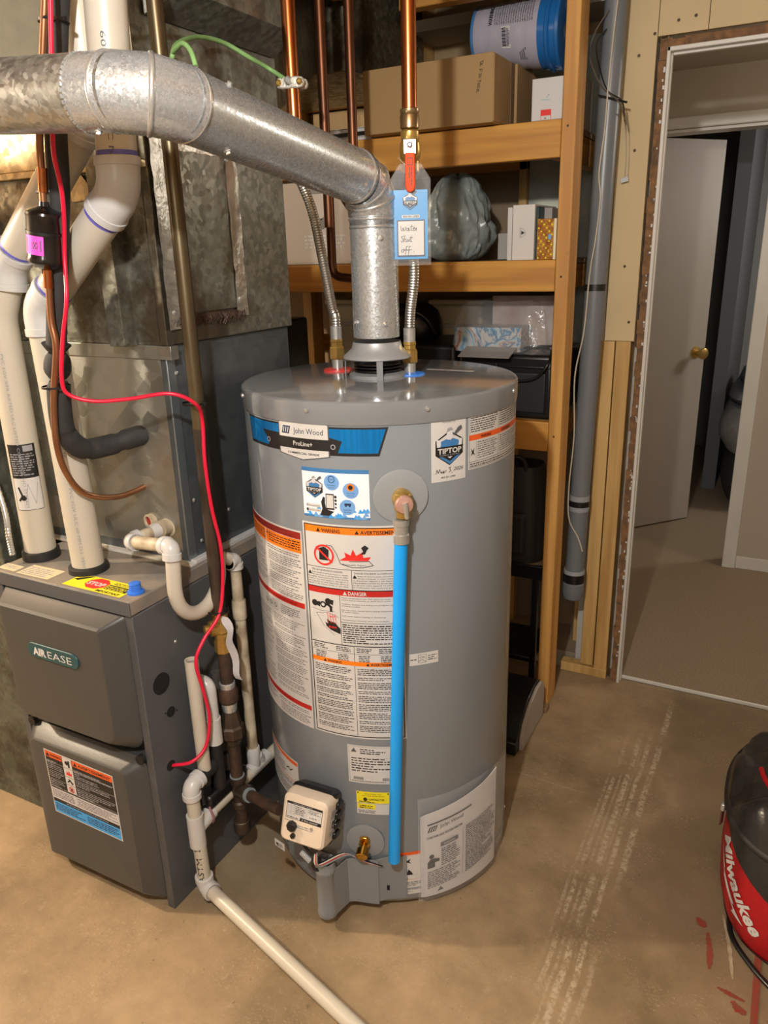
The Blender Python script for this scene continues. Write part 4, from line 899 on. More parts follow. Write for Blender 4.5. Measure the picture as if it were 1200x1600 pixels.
p.rect(.003, .036, W1-.003, .046, INK, 2); p.body(.05, .038, .2, .045, .005, INKL, 3); p.body(.006, .006, .11, .033, .0055, INK, 2, rag=.3); p.body(.120, .006, W1-.008, .033, .0055, INK, 2, rag=.3)
p.build('door_warning_label', planemap((-1.518, 1.0078, .203), (1, 0, -.02), (0, 0, 1)), ld)
# holes and screws on the right side panel
def sidering(name, y, z, r): return MB().lathe([(r, 0), (r, .0012), (r*.2, .0012)], (FX1, y, z), DARK, axis=(1, 0, 0), seg=28).build(name, fur)
h_ = [PX(252, 1068, FX1), PX(267, 1112, FX1), PX(267, 1196, FX1)]
sidering('knockout_hole', h_[0].y, h_[0].z, .026); sidering('knockout_hole', h_[1].y, h_[1].z, .013); sidering('cable_hole', h_[2].y, h_[2].z, .013)
for y, z in ((h_[1].y-.017, h_[1].z+.006), (h_[1].y+.018, h_[1].z-.006)): MB().lathe([(.0022, 0), (.0022, .001)], (FX1, y, z), DARK, axis=(1, 0, 0), seg=8).build('rivet_hole', fur)
for y, z in ((1.20, .45), (1.31, .80), (1.62, .60), (1.6, .80), (1.16, .69)): MB().lathe([(.0045, 0), (.0035, .002), (.001, .003)], (FX1, y, z), CHROME, axis=(1, 0, 0), seg=10).build('screw', fur)
# stickers and blue plug on the top
p = Print(34)
p.rect(-.015, 0, .165, .062, YEL, 0)
a = [(.062+.032*math.cos(math.radians(22.5+45*k)), .034+.026*math.sin(math.radians(22.5+45*k))) for k in range(8)]; p.poly(a, REDB, 2); p.text('STOP', .062, .024, .022, WHITE, 3, width=.052, align='c', bold=.04)
p.rect(.094, .020, .160, .042, INK, 1); p.body(.096, .022, .158, .040, .006, YEL, 2); p.body(.100, .046, .158, .058, .006, INK, 1); p.text('IMPORTANT', .085, .004, .012, INK, 1, width=.07, bold=.03); p.poly([(-.013, .034), (.020, .060), (.028, .060), (.002, .03)], INK, 1)
p.build('stop_sticker', planemap((-1.385, 1.052, FZ), (1, .0, 0), (0, 1, 0)), fur, label='yellow sticker with a red stop octagon')
p = Print(35); p.rect(0, 0, .105, .052, mat('cream_sticker', '#cdbf9e', .6), 0); p.body(.006, .006, .098, .046, .008, INKL, 1); p.build('top_sticker', planemap((-1.555, 1.052, FZ), (1, .02, 0), (0, 1, 0)), fur)
p = Print(36); p.rect(0, 0, .06, .03, mat('cream_sticker', '#cdbf9e', .6), 0); p.body(.006, .006, .055, .026, .007, INKL, 1); p.build('top_sticker', planemap((-1.626, 1.055, FZ), (1, 0, 0), (0, 1, 0)), fur)
MB().lathe([(.019, 0), (.019, .004), (.014, .006), (.0125, .020), (.0135, .022), (.010, .024)], (-1.208, 1.088, FZ), BLUEC, seg=20).build('blue_plug', fur, smooth=30)['label'] = 'small blue plastic plug on the top corner'
# ---------------- coil case and plenum ----------------
CX0, CX1, CY0, CY1 = -1.70, -1.210, 1.268, 1.735
cc = thing('coil_case', ((CX0+CX1)/2, 1.5, FZ), 'bright sheet metal cooling coil case standing on the furnace', 'coil case')
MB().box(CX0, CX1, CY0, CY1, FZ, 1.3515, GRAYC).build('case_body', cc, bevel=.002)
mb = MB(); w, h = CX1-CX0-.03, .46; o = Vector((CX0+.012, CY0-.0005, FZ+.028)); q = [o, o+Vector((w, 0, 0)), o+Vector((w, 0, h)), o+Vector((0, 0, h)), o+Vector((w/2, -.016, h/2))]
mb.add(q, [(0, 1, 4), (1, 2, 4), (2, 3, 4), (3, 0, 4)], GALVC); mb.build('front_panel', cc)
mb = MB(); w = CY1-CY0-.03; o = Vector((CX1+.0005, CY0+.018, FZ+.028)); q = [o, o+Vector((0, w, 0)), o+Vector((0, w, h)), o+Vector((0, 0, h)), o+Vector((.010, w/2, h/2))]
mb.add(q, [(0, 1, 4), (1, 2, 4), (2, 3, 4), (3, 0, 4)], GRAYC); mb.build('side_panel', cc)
MB().box(CX1-.002, CX1+.003, CY0-.004, CY0+.022, FZ, 1.345, mat('bright_edge_strip', '#8f999d', .35, .8)).build('corner_strip', cc, bevel=.001)
MB().box(CX0, CX1+.02, CY0-.020, CY0, FZ, FZ+.006, WPAINT).box(CX1, CX1+.018, CY0, CY1, FZ, FZ+.010, PVCF).build('base_flange', cc, bevel=.001)
MB().box(CX0-.02, CX1+.003, CY0-.006, CY0+.001, 1.322, 1.352, GALVC).build('top_strip', cc, bevel=.001)
MB().box(CX1-.01, CX1+.022, CY0-.008, CY0+.016, 1.322, 1.352, GALVC).build('corner_clip', cc, bevel=.001)
for x, y, z in ((CX1+.003, 1.290, 1.29), (CX1+.003, 1.30, .99), (CX1+.004, 1.42, .93), (CX1+.004, 1.31, .885)): MB().lathe([(.005, 0), (.004, .002), (.001, .003)], (x, y, z), CHROME, axis=(1, 0, 0), seg=10).build('screw', cc)
PX0, PX1 = -1.72, -1.200
pl = thing('supply_plenum', ((PX0+PX1)/2, 1.5, 1.345), 'mottled dull galvanised supply plenum rising above the coil case', 'duct')
MB().box(PX0, PX1, 1.265, 1.742, 1.352, 2.42, GALVD).build('plenum_body', pl, bevel=.002)
GLD = galv('lamplit_flange_steel', '#a08f6e', .42, 60, .3, metal=.75)  # gold tint paints the left bulb's warm shine into the steel
mb = MB(); o = Vector((PX0, 1.264, 1.36)); w, h = PX1-PX0-.02, .34; q = [o, o+Vector((w, 0, 0)), o+Vector((w, 0, h)), o+Vector((0, 0, h)), o+Vector((w*.52, -.012, h*.45))]
mb.add(q, [(0, 1, 4), (1, 2, 4), (2, 3, 4), (3, 0, 4)], GALVD); mb.build('front_panel', pl)
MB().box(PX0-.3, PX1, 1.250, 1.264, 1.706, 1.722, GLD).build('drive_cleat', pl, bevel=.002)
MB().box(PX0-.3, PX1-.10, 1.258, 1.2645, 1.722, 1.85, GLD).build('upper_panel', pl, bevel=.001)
MB().box(PX0-.3, PX1-.10, 1.252, 1.2645, 1.862, 2.415, mat('dull_upper_sheet', '#5a574a', .7, .3, noise=.12, nscale=20)).build('upper_sheet', pl, bevel=.001)  # dark rough sheet added over the plenum against the left bulb's glare
MB().prism([(0, 0), (.055, 0), (.055, .035), (.040, .052), (.010, .052), (0, .04)], (1, 0, 0), (0, 0, 1), (0, -1, 0), (-1.42, 1.262, 1.652), 0, .004, GLD).build('tab', pl, bevel=.001)
MB().box(-1.33, -1.285, 1.225, 1.264, 1.352, 2.30, GALVD).build('standing_seam', pl, bevel=.001)
# foil-taped access panel on the side
ax = PX1+.001
MB().box(ax, ax+.004, 1.300, 1.530, 1.415, 1.765, GALVD).build('access_panel', pl, bevel=.001)
rnd = random.Random(9)
def tape(name, y0, y1, z0, z1):
    n = 16; L_ = max(y1-y0, z1-z0); mb = MB(); V = []
    for i in range(n+1):
        for j in range(4):
            t = i/n; s = j/3
            y = (y0+(y1-y0)*t) if y1-y0 > z1-z0 else (y0+(y1-y0)*s); z = (z0+(z1-z0)*s) if y1-y0 > z1-z0 else (z0+(z1-z0)*t)
            V.append((ax+.0045+rnd.uniform(0, .0028), y+rnd.uniform(-.0015, .0015), z+rnd.uniform(-.0015, .0015)))
    mb.add(V, [(i*4+j, i*4+j+1, (i+1)*4+j+1, (i+1)*4+j) for i in range(n) for j in range(3)], PLUMB); mb.build(name, pl, smooth=60)
tape('foil_tape', 1.272, 1.318, 1.385, 1.79); tape('foil_tape', 1.508, 1.548, 1.395, 1.79); tape('foil_tape', 1.30, 1.53, 1.745, 1.785)
mb = MB()
for i in range(46):
    y = 1.30+i*.0052; h = rnd.uniform(.006, .016); mb.tube([(ax+.006, y, 1.408+rnd.uniform(-.004, .004)), (ax+.012, y+rnd.uniform(-.008, .008), 1.402-h*.3), (ax+.007, y+rnd.uniform(-.01, .01), 1.398-h)], .0012, IRONR, 5)
o = mb.build('insulation_fringe', pl); o['kind'] = 'stuff'
MB().box(ax, ax+.005, 1.295, 1.545, 1.395, 1.412, IRONR).build('bottom_flange', pl, bevel=.002)
MB().box(ax, ax+.002, 1.42, 1.52, 1.415, 1.455, mat('yellow_mastic', '#8f7440', .6, .2, noise=.2, nscale=30)).build('mastic_patch', pl)
for y, z in ((1.33, 1.74), (1.515, 1.74), (1.518, 1.435), (1.29, 1.42)): MB().lathe([(.006, 0), (.005, .003), (.001, .004)], (ax+.004, y, z), CHROME, axis=(1, 0, 0), seg=10).build('screw', pl)
# return duct at far left
rd = thing('return_duct', (-2.05, 1.45, 0), 'tall dark galvanised return duct left of the furnace, reaching the floor', 'duct')
MB().box(-2.35, -1.745, 1.152, 1.75, .0, 1.66, galv('dark_green_duct', '#6f736a', .5, 70, .2, stain='#4c493e', metal=.7)).build('duct_body', rd, bevel=.003)
MB().box(-1.745, -1.63, 1.30, 1.75, .0, .35, GALVD).build('boot', rd, bevel=.003)
# trunk duct passing right behind the copper pipes
tk = thing('trunk_duct', (-1.55, 2.3, 2.05), 'spangled galvanised trunk duct running behind the upright copper pipes', 'duct')
GT = galv('bright_spangle', '#9c9680', .42, 80, .35, stain='#6a6250', ns=7)
MB().box(-2.6, -1.285, 2.262, 2.78, 2.055, 2.415, GT).build('duct_body', tk, bevel=.003)
tr = thing('duct_takeoff', (-1.3, 1.9, 2.1), 'angled galvanised duct takeoff between plenum and trunk', 'duct')
mb = MB(); mb.loops([[(-1.195, 1.30, 1.98), (-1.195, 1.73, 1.98), (-1.195, 1.73, 2.41), (-1.195, 1.30, 2.41)], [(-1.12, 1.34, 2.02), (-1.12, 1.72, 2.02), (-1.12, 1.72, 2.41), (-1.12, 1.34, 2.41)]], GALVD); mb.build('collar', tr, bevel=.001)
mb = MB(); mb.loops([[(-1.70, 1.75, 1.86), (-1.22, 1.75, 1.86), (-1.22, 1.75, 2.41), (-1.70, 1.75, 2.41)], [(-1.95, 2.255, 2.06), (-1.40, 2.255, 2.06), (-1.40, 2.255, 2.41), (-1.95, 2.255, 2.41)]], GALVD); mb.build('transition', tr, bevel=.001)
# ---------------- flue pipe ----------------
fp = thing('flue_pipe', (FX, FY, 1.36), 'shiny galvanised flue pipe with two adjustable elbows', 'flue pipe')
e1 = Vector((FX, FY, 1.672)); e2 = Vector((-.853, .925, 1.757)); e3 = Vector((-2.3, .80, 1.85))
R_ = .0525
MB().lathe([(R_, 1.350), (R_, 1.60)], (FX, FY, 0), GALVS, seg=48, cap=False).build('upright_pipe', fp, smooth=40)
d1_ = (e2-e1).normalized()
def elbow(name, c, da, db, rad, gores=4, r=R_+.002):
    a = math.acos(max(-1, min(1, da.dot(db)))); ax_ = da.cross(db).normalized(); L_ = rad*math.tan(a/2)
    P0 = c-da*L_; ctr = P0+(ax_.cross(da))*rad; pts = []; rings = []; seams = []; mb = MB(); seg = 40
    nn = ax_.cross(da)
    for g in range(gores+1):
        th = a*g/gores; rot = Matrix.Rotation(th, 3, ax_)
        cc_ = ctr+rot@(P0-ctr)
        q = .5 if 0 < g < gores else 0
        U_ = rot@nn; rings.append([cc_+(U_*math.cos(2*math.pi*k/seg)*(1.0)+ax_*math.sin(2*math.pi*k/seg))*r for k in range(seg)]); seams.append((cc_, rot@da))
    mb.loops(rings, GALVS, cap=False); o = mb.build(name, fp, smooth=28)
    for cc_, dd in seams[1:-1]:
        MB().lathe([(r-.001, -.0045), (r+.0016, -.003), (r+.0022, 0), (r+.0016, .003), (r-.001, .0045)], cc_, CHROME, axis=dd, seg=40, cap=False).build('crimp_bead', o, smooth=50)
    return P0, c+db*L_
P0, P1 = elbow('elbow', e1, Vector((0, 0, 1)), d1_, .075, gores=3)
dl_ = (e3-e2).normalized(); Q0, Q1 = elbow('elbow', e2, d1_, dl_, .070, gores=2)
MB().lathe([(R_, -.02), (R_, (P0.z-1.60)+.0)], (FX, FY, 1.60), GALVS, seg=48, cap=False).build('upright_collar', fp, smooth=40)
def run(name, a, b, r=R_, m=GALVS): return MB().tube([a, mix(a, b, .5), b], r, m, 48, cap=False).build(name, fp, smooth=40)
run('sloping_pipe', P1-d1_*.01, Q0+d1_*.01); run('level_pipe', Q1-dl_*.01, e3, m=galv('mottled_pipe_steel', '#b2b4b0', .38, 130, .22))
def bead(c, d, r=R_): MB().lathe([(r-.001, -.004), (r+.002, -.0025), (r+.0026, 0), (r+.002, .0025), (r-.001, .004)], c, CHROME, axis=d, seg=40, cap=False).build('bead', fp, smooth=50)
bead(P1+d1_*.012, d1_); bead(Vector((FX, FY, P0.z-.006)), Vector((0, 0, 1))); bead(Q0-d1_*.004, d1_); bead(Q1+dl_*.004, dl_); bead(Vector((FX, FY, 1.585)), Vector((0, 0, 1)), R_-.001)
MB().lathe([(R_+.0006, 0), (R_+.0006, .05)], Q1, GALVS, axis=dl_, seg=48, cap=False).build('crimped_end', fp, smooth=40)
mb = MB()
for k in range(44):
    a = 2*math.pi*k/44; u = dl_.orthogonal().normalized(); w = dl_.cross(u); c = Q1+dl_*.052+(u*math.cos(a)+w*math.sin(a))*(R_+.0008); mb.obox(c, (dl_, u*-math.sin(a)+w*math.cos(a), u*math.cos(a)+w*math.sin(a)), (.0016, .0024, .0012), CHROME)
o = mb.build('crimp_teeth', fp); o['kind'] = 'stuff'
def scr(c, n, par=fp): MB().lathe([(.0065, 0), (.0065, .001), (.004, .002), (.004, .005), (.002, .006)], c, CHROME, axis=n, seg=6).build('hex_screw', par)
nb = Vector((.86, 0, -.5)).normalized(); scr(P1+d1_*.045+nb*R_, nb); nb = Vector((.6, 0, .8)).normalized(); scr(Q0-d1_*.075+nb*R_, nb); nb = Vector((.35, 0, -.93)).normalized(); scr(Q0-d1_*.075+nb*R_, nb)
scr(Q1+dl_*.03+Vector((0, -.2, -1)).normalized()*R_, Vector((0, -.2, -1)).normalized()); scr(Vector((FX, FY, 1.56))+tout(45)*R_, tout(45)); scr(Vector((FX, FY, 1.38))+tout(50)*R_, tout(50)); scr(Vector((FX, FY, 1.385))+tout(-30)*R_, tout(-30))
# ---------------- white vent pipes ----------------
def pvc(name, pts, r, label, cat='pipe', group=None, m=PVC, fil=.05, root=None):
    t = root or thing(name, pts[-1], label, cat, group)
    MB().tube(fillet(pts, fil), r, m, 28).build('pipe', t, smooth=50); return t
def hub(c, d, L_, r, par, m=PVCF, band=True, bm_=PURPLE):
    d = Vector(d).normalized(); o = MB().lathe([(r-.001, -L_/2), (r, -L_/2+.002), (r, L_/2-.002), (r-.001, L_/2)], c, m, axis=d, seg=28).build('coupling', par, smooth=40)
    if band: MB().lathe([(r-.0036, L_/2), (r-.0036, L_/2+.008), (r-.005, L_/2+.009)], c, bm_, axis=d, seg=28).build('primer_ring', par, smooth=40)
    return o
def ell(a, b, c, r, par, m=PVCF, L_=.045):      # elbow fitting at b between directions to a and c
    a, b, c = Vector(a), Vector(b), Vector(c); pa = b+(a-b).normalized()*L_; pc = b+(c-b).normalized()*L_
    o = MB().tube(fillet([pa, b, pc], L_*.75, 8), r, m, 28).build('elbow', par, smooth=50)
    for q, d in ((pa, (a-b).normalized()), (pc, (c-b).normalized())):
        MB().lathe([(r+.001, -.016), (r+.0022, -.015), (r+.0022, -.001), (r+.001, 0)], q, m, axis=d, seg=28).build('hub', o, smooth=40)
    return o
VR = .0365
y = 1.14
A = [PY(160, -60, y), PY(187, 300, y), PY(72, 478, y), PY(75, 560, y), Vector((-1.409, y, FZ+.01))]
A[3] = Vector((-1.418, y, 1.30)); A[2] = Vector((-1.422, y, 1.44))
v1 = thing('vent_pipe', (-1.409, y, FZ), 'right white plastic vent pipe stepping diagonally down to the furnace top', 'pipe', None)
MB().tube(fillet(A, .02), VR, PVC, 32).build('pipe', v1, smooth=50)
ell(A[0], A[1], A[2], VR+.0035, v1, L_=.060); ell(A[1], A[2], A[4], VR+.0035, v1, L_=.058)
MB().lathe([(VR+.0005, 0), (VR+.0005, .008)], A[1]+(A[0]-A[1]).normalized()*.061, PURPLE, axis=(A[0]-A[1]), seg=28).build('primer_ring', v1, smooth=40)
MB().lathe([(VR+.0005, 0), (VR+.0005, .008)], A[1]+(A[2]-A[1]).normalized()*.061, PURPLE, axis=(A[2]-A[1]), seg=28).build('primer_ring', v1, smooth=40)
MB().lathe([(VR+.0005, 0), (VR+.0005, .006)], A[2]+(A[1]-A[2]).normalized()*.059, PURPLE, axis=(A[1]-A[2]), seg=28).build('primer_ring', v1, smooth=40)
MB().lathe([(VR+.010, 0), (VR+.009, .012), (VR+.001, .016)], (-1.409, y, FZ), BLACKR, seg=32).build('rubber_grommet', v1, smooth=30)
Print(40).text('60 MM (2") PVC NSF', 0, -.005, .013, INKG, 1, width=.22).build('pipe_print', tubemap(mix(A[0], A[1], .30), (A[1]-A[0]), VR+.0003, (.55, -.83, 0)), v1)
Print(41).text('SYSTEM 636', 0, -.004, .010, INKL, 1, width=.09).text('PVC FGV ULC 60 MM D.I. VENT', .16, -.004, .010, INKL, 1, width=.20).build('pipe_print', tubemap(mix(A[3], A[4], .2), (A[4]-A[3]), VR+.0003, (.6, -.8, 0)), v1)
y2 = 1.165
B = [PY(118, -60, y2), PY(128, 60, y2), PY(116, 205, y2), PY(22, 385, y2), Vector((-1.565, y2, 1.47)), Vector((-1.618, 1.15, FZ+.01))]
B = [B[0], Vector((-1.235, y2, 1.86)), B[3], Vector((-1.562, 1.155, 1.44)), Vector((-1.585, 1.15, FZ+.01))]
B[0] = Vector((-1.222, y2, 2.2)); B[1] = Vector((-1.228, y2, 1.80)); B[2] = Vector((-1.540, y2, 1.525))
v2 = thing('vent_pipe', (-1.585, 1.15, FZ), 'left white plastic vent pipe with a black and white label', 'pipe', None)
MB().tube(fillet([B[0], B[1], B[2], Vector((-1.578, 1.15, 1.42)), B[4]], .02), VR, PVC, 32).build('pipe', v2, smooth=50)
ell(B[0], B[1], B[2], VR+.0035, v2, L_=.055); ell(B[1], B[2], (-1.578, 1.15, 1.3), VR+.0035, v2, L_=.050)
MB().lathe([(VR+.0005, 0), (VR+.0005, .016)], B[1]+Vector((0, 0, .056)), PURPLE, seg=28).build('primer_ring', v2, smooth=40)
MB().lathe([(VR+.0005, 0), (VR+.0005, .006)], B[2]+(B[1]-B[2]).normalized()*.051, PURPLE, axis=(B[1]-B[2]), seg=28).build('primer_ring', v2, smooth=40)
MB().lathe([(VR+.008, 0), (VR+.007, .020), (VR+.001, .022)], (-1.585, 1.15, FZ), BLACKR, seg=32).build('rubber_grommet', v2, smooth=30)
p = Print(42); p.rect(-.035, .035, .03, .115, INK, 0); p.body(-.030, .040, .026, .096, .0055, INKL, 1); p.rect(.002, .098, .024, .112, INKL, 1); p.rect(-.035, -.045, .03, .035, WHITE, 0); p.frame(-.035, -.045, .03, .035, .001, INK, 1); p.line([(-.01, -.03), (0, .02), (.012, -.03), (.022, .02)], .0012, INKL, 1); p.disc(-.014, -.014, .007, INK, 1, 12); p.line([(-.024, -.02), (-.016, -.01), (-.022, .01)], .005, INK, 1)
V3 = Vector((-1.578, 1.15, 1.42)); vt = tubemap(mix(V3, B[4], .705), (V3-B[4]), VR+.0003, (.75, -.66, 0)); p.build('vent_label', lambda u, v, h: vt(v, -u, h), v2, cut=.008)
Print(43).text('PVC FGV XFR RATED ULC LISTED CONTROL NO SYSTEM', 0, -.010, .009, INKL, 1, width=.36).build('pipe_print', tubemap(mix(V3, B[4], .14), (B[4]-V3), VR+.0003, (.75, -.66, 0)), v2)
# armoured cable at far left
mb = MB(); cp = spline([PY(-12, 740, 1.12), PY(8, 800, 1.11), PY(14, 840, 1.10), PY(20, 868, 1.09)], 14); mb.tube(cp, [.0065+(.0012 if i % 2 else 0) for i in range(len(cp))], CHROME, 12)
tag(mb.build('armoured_cable', None, smooth=30), 'ribbed silver armoured cable beside the left vent pipe', 'cable')
# ---------------- refrigerant lines ----------------
y = 1.055
ls = thing('liquid_line', PY(232, 757, CY0), 'thin copper liquid line curving into the coil case, with a black filter drier', 'pipe')
F0, F1 = PY(69, 322, y), PY(72, 418, y)
MB().tube(spline([PY(72, -40, y), PY(68, 60, y), PY(62, 200, y), PY(64, 262, y), PY(68, 320, y)], 5), .0068, COPPERS, 12).build('upper_tube', ls, smooth=50)
MB().tube(spline([PY(73, 415, y), PY(76, 440, y), PY(80, 500, y), PY(88, 545, y), PY(84, 620, y), PY(88, 690, y), PY(104, 740, y+.02), PY(135, 772, y+.07), PY(185, 776, y+.14), PY(232, 758, CY0+.006)], 6), .0068, COPPERS, 12).build('lower_tube', ls, smooth=50)
for a_, b_ in ((262, 300), (420, 450)): MB().tube([PY(66 if a_ < 400 else 74, a_, y), PY(67 if a_ < 400 else 76, b_, y)], .0088, COPPER, 12).build('brazed_sleeve', ls, smooth=50)
fd_ = F1-F0; L_ = fd_.length
fil = MB().lathe([(.008, -.008), (.009, 0), (.026, .007), (.0335, .011), (.0345, .015), (.0325, .020), (.0325, L_-.020), (.0345, L_-.015), (.0335, L_-.010), (.020, L_), (.009, L_+.004), (.008, L_+.012)], F0, BLACKG, axis=fd_, seg=32).build('filter_drier', ls, smooth=35); fil['label'] = 'glossy black filter drier with a pink label'
MB().lathe([(.0338, L_*.40), (.0338, L_*.45)], F0, BLACKP, axis=fd_, seg=28, cap=False).build('strap', fil, smooth=40)
MB().obox(F0+fd_*.42+Vector((-.038, -.002, 0)), ((1, 0, 0), (0, 1, 0), (0, 0, 1)), (.008, .004, .004), BLACKP).build('strap_tail', fil)
ft = tubemap(F0+fd_*.62, -fd_, .0327, (.35, -.94, 0))
p = Print(44); p.rect(-.027, -.017, .014, .017, PINK, 0); p.line([(-.006, -.006), (.002, .006)], .0015, INKG, 1); p.line([(-.006, .006), (.002, -.006)], .0015, INKG, 1); p.ring(-.002, 0, .006, .001, INKG, 1, 10); p.rect(-.024, -.012, -.021, .012, INKG, 1); p.rect(.008, -.010, .010, .010, INKG, 1)
p.build('pink_label', lambda u, v, h: ft(v, -u, h), fil, cut=.005)
y = 1.085
sl_ = thing('suction_line', PY(222, 680, CY0), 'thick black foam insulated line hooking into the coil case', 'pipe')
MB().tube(spline([PY(92, -40, y), PY(88, 60, y), PY(87, 200, y), PY(92, 300, y), PY(90, 420, y), PY(88, 545, y)], 6), [.020]*31, FOAM, 20).build('upper_foam', sl_, smooth=50)
MB().tube(spline([PY(90, 552, y), PY(90, 590, y)], 6), [.018, .024, .026, .027, .027, .024, .018], FOAM, 20).build('foam_joint', sl_, smooth=50)
MB().tube(spline([PY(91, 596, y), PY(95, 650, y), PY(102, 676, y+.01), PY(125, 700, y+.05), PY(165, 697, y+.11), PY(200, 686, y+.15), PY(226, 678, CY0+.004)], 6), [.018]+[.0235]*11+[.0225, .0215]+[.0228]*10+[.0225, .021, .0235, .0235, .022, .0215, .0225][:13]+[.0225]*6, FOAM, 20).build('lower_foam', sl_, smooth=50) if False else None
Ps = spline([PY(91, 596, y), PY(95, 650, y), PY(104, 680, y+.01), PY(130, 701, y+.05), PY(168, 696, y+.11), PY(200, 686, y+.15), PY(226, 678, CY0+.004)], 6)
MB().tube(Ps, [.018 if i == 0 else (.0205 if i in (11, 19, 27, 28) else .0238) for i in range(len(Ps))], FOAM, 20).build('lower_foam', sl_, smooth=50)
MB().tube([PY(88, 538, y), PY(88, 548, y)], [.029, .019], FOAM, 16).build('foam_flare', sl_, smooth=40)
# red thermostat cable
y = 1.03
gx = -1.10
rc = [PY(78, -40, y), PY(80, 60, y), PY(82, 180, y), PY(84, 240, y), PY(98, 310, 1.058), PY(101, 400, 1.068), PY(104, 470, 1.05), PY(98, 530, 1.05), PY(97, 596, 1.05), PY(110, 618, 1.06), PY(150, 627, 1.09), PY(205, 623, 1.13), PY(265, 615, 1.17), PY(304, 630, 1.205), PX(316, 655, gx), PX(320, 720, gx), PX(330, 790, gx), PX(344, 850, gx), PX(348, 900, gx), PX(343, 958, gx), PX(318, 1000, gx-.01), PX(306, 1035, -1.115), PX(318, 1080, -1.115), PX(327, 1120, -1.115), PX(322, 1165, -1.12), PX(300, 1190, -1.135), PX(268, 1196, FX1-.003)]
tag(MB().tube(spline(rc, 6), .0042, RED, 10).build('thermostat_cable', None, smooth=60), 'red cable looping from the line set across to the gas pipe and into the furnace', 'cable')
def tie(c, d, r, name='cable_tie', label=None):
    mb = MB().lathe([(r, -.002), (r+.0015, -.002), (r+.0015, .002), (r, .002)], c, BLACKP, axis=d, seg=24, cap=False)
    u = Vector(d).normalized().cross(Vector((0, 1, 0))).normalized(); mb.obox(Vector(c)+u*(-r-.004), (u, (0, 1, 0), d), (.006, .003, .003), BLACKP)
    return tag(mb.build(name, None, smooth=40), label, 'cable tie', 'black cable ties')
tie(PY(88, 604, 1.072), Vector((0, 0, 1)), .0275, label='black cable tie around the line set just below the foam joint')
tie(PY(84, 33, 1.075), Vector((0, 0, 1)), .025, label='black cable tie on the line set at the top edge of the photo')
tie(PY(80, 300, 1.085), Vector((0, 0, 1)), .026, label='black cable tie on the line set just above the filter drier')
tie(Vector((-1.117, 1.236, PX(308, 632, -1.1).z)), Vector((0, 0, 1)), .024, label='black cable tie holding the red cable to the gas pipe, upper one')
tie(Vector((-1.117, 1.240, PX(344, 957, -1.1).z)), Vector((0, 0, 1)), .024, label='black cable tie holding the red cable to the gas pipe, lower one')
# ---------------- gas line ----------------
gp = thing('gas_pipe', (-1.12, 1.25, .12), 'upright dark steel gas pipe with brass valve and union beside the furnace', 'pipe')
G = Vector((-1.12, 1.25, 0)); r = .0155
MB().tube([G+Vector((0, 0, 2.41)), G+Vector((0, 0, 1.18))], r, IRONG, 24).build('upper_pipe', gp, smooth=50)
MB().tube([G+Vector((0, 0, 1.18)), G+Vector((0, 0, .73))], r, IRON, 24).build('riser', gp, smooth=50)
MB().lathe([(.018, .665), (.018, .685), (.0215, .690), (.0215, .715), (.018, .718), (.018, .735)], G, BRASS, seg=8).build('gas_valve', gp, smooth=20)['label'] = 'brass gas shutoff valve'
MB().lathe([(.020, .635), (.0205, .665)], G, BRASS, seg=8).build('valve_nut', gp, smooth=20)
va = Vector((-.55, -.83, 0)).normalized(); MB().lathe([(.019, 0), (.019, .022), (.012, .024), (.012, .034), (.006, .036)], G+Vector((0, 0, .700))+va*.006, BRASS, axis=va, seg=20).build('valve_stem', gp, smooth=30)
mb = MB(); pts = spline([G+Vector((.022, -.01, .735)), G+Vector((.036, -.012, .70)), G+Vector((.030, -.006, .66)), G+Vector((.034, 0, .60)), G+Vector((.040, 0, .565))], 4)
V = []; 
for i, q in enumerate(pts): V += [q+Vector((-.012, -.004*math.sin(i), 0)), q+Vector((.010, .006*math.sin(i*.8), 0))]
mb.add(V, [(2*i, 2*i+1, 2*i+3, 2*i+2) for i in range(len(pts)-1)], PAPER); mb.build('paper_tag', gp, smooth=60)['label'] = 'crumpled white paper tag'
MB().tube([G+Vector((0, 0, .64)), G+Vector((0, 0, .545))], r, IRONR, 24).build('nipple', gp, smooth=50)
MB().lathe([(.019, .535), (.0195, .548), (.017, .550)], G, CHROME, seg=20).build('thread_collar', gp, smooth=30)
MB().lathe([(.021, .495), (.024, .500), (.024, .525), (.020, .536)], G, IRONR, seg=20).build('coupling', gp, smooth=30)
MB().lathe([(.017, .470), (.019, .490), (.017, .496)], G, CHROME, seg=20).build('thread_collar', gp, smooth=30)
MB().lathe([(.020, .375), (.022, .390), (.030, .398), (.031, .425), (.026, .430), (.022, .455), (.019, .470)], G, IRON, seg=8).build('union_nut', gp, smooth=20)
MB().tube([G+Vector((0, 0, .385)), G+Vector((0, 0, .26))], r, IRONR, 24).build('nipple', gp, smooth=50)
ge = T3(-22, .345, .285)
tz = .232
MB().lathe([(.022, .185), (.0225, .20), (.019, .205), (.019, .255), (.0225, .262), (.022, .275)], G, IRON, seg=24).build('tee', gp, smooth=30)
bd_ = (T3(-18, .375, .262)-(G+Vector((0, 0, tz)))); 
MB().lathe([(.019, .0), (.019, .028), (.0225, .030), (.0225, .044)], G+Vector((0, 0, tz)), IRON, axis=bd_, seg=24).build('tee_branch', gp, smooth=30)
MB().lathe([(.0185, .044), (.0185, .052)], G+Vector((0, 0, tz)), mat('thread_sealant', '#7f8a90', .5), axis=bd_, seg=24).build('sealant_ring', gp, smooth=30)
MB().tube([G+Vector((0, 0, tz))+bd_.normalized()*.04, G+Vector((0, 0, tz))+bd_], .014, IRONR, 20).build('branch_pipe', gp, smooth=50)
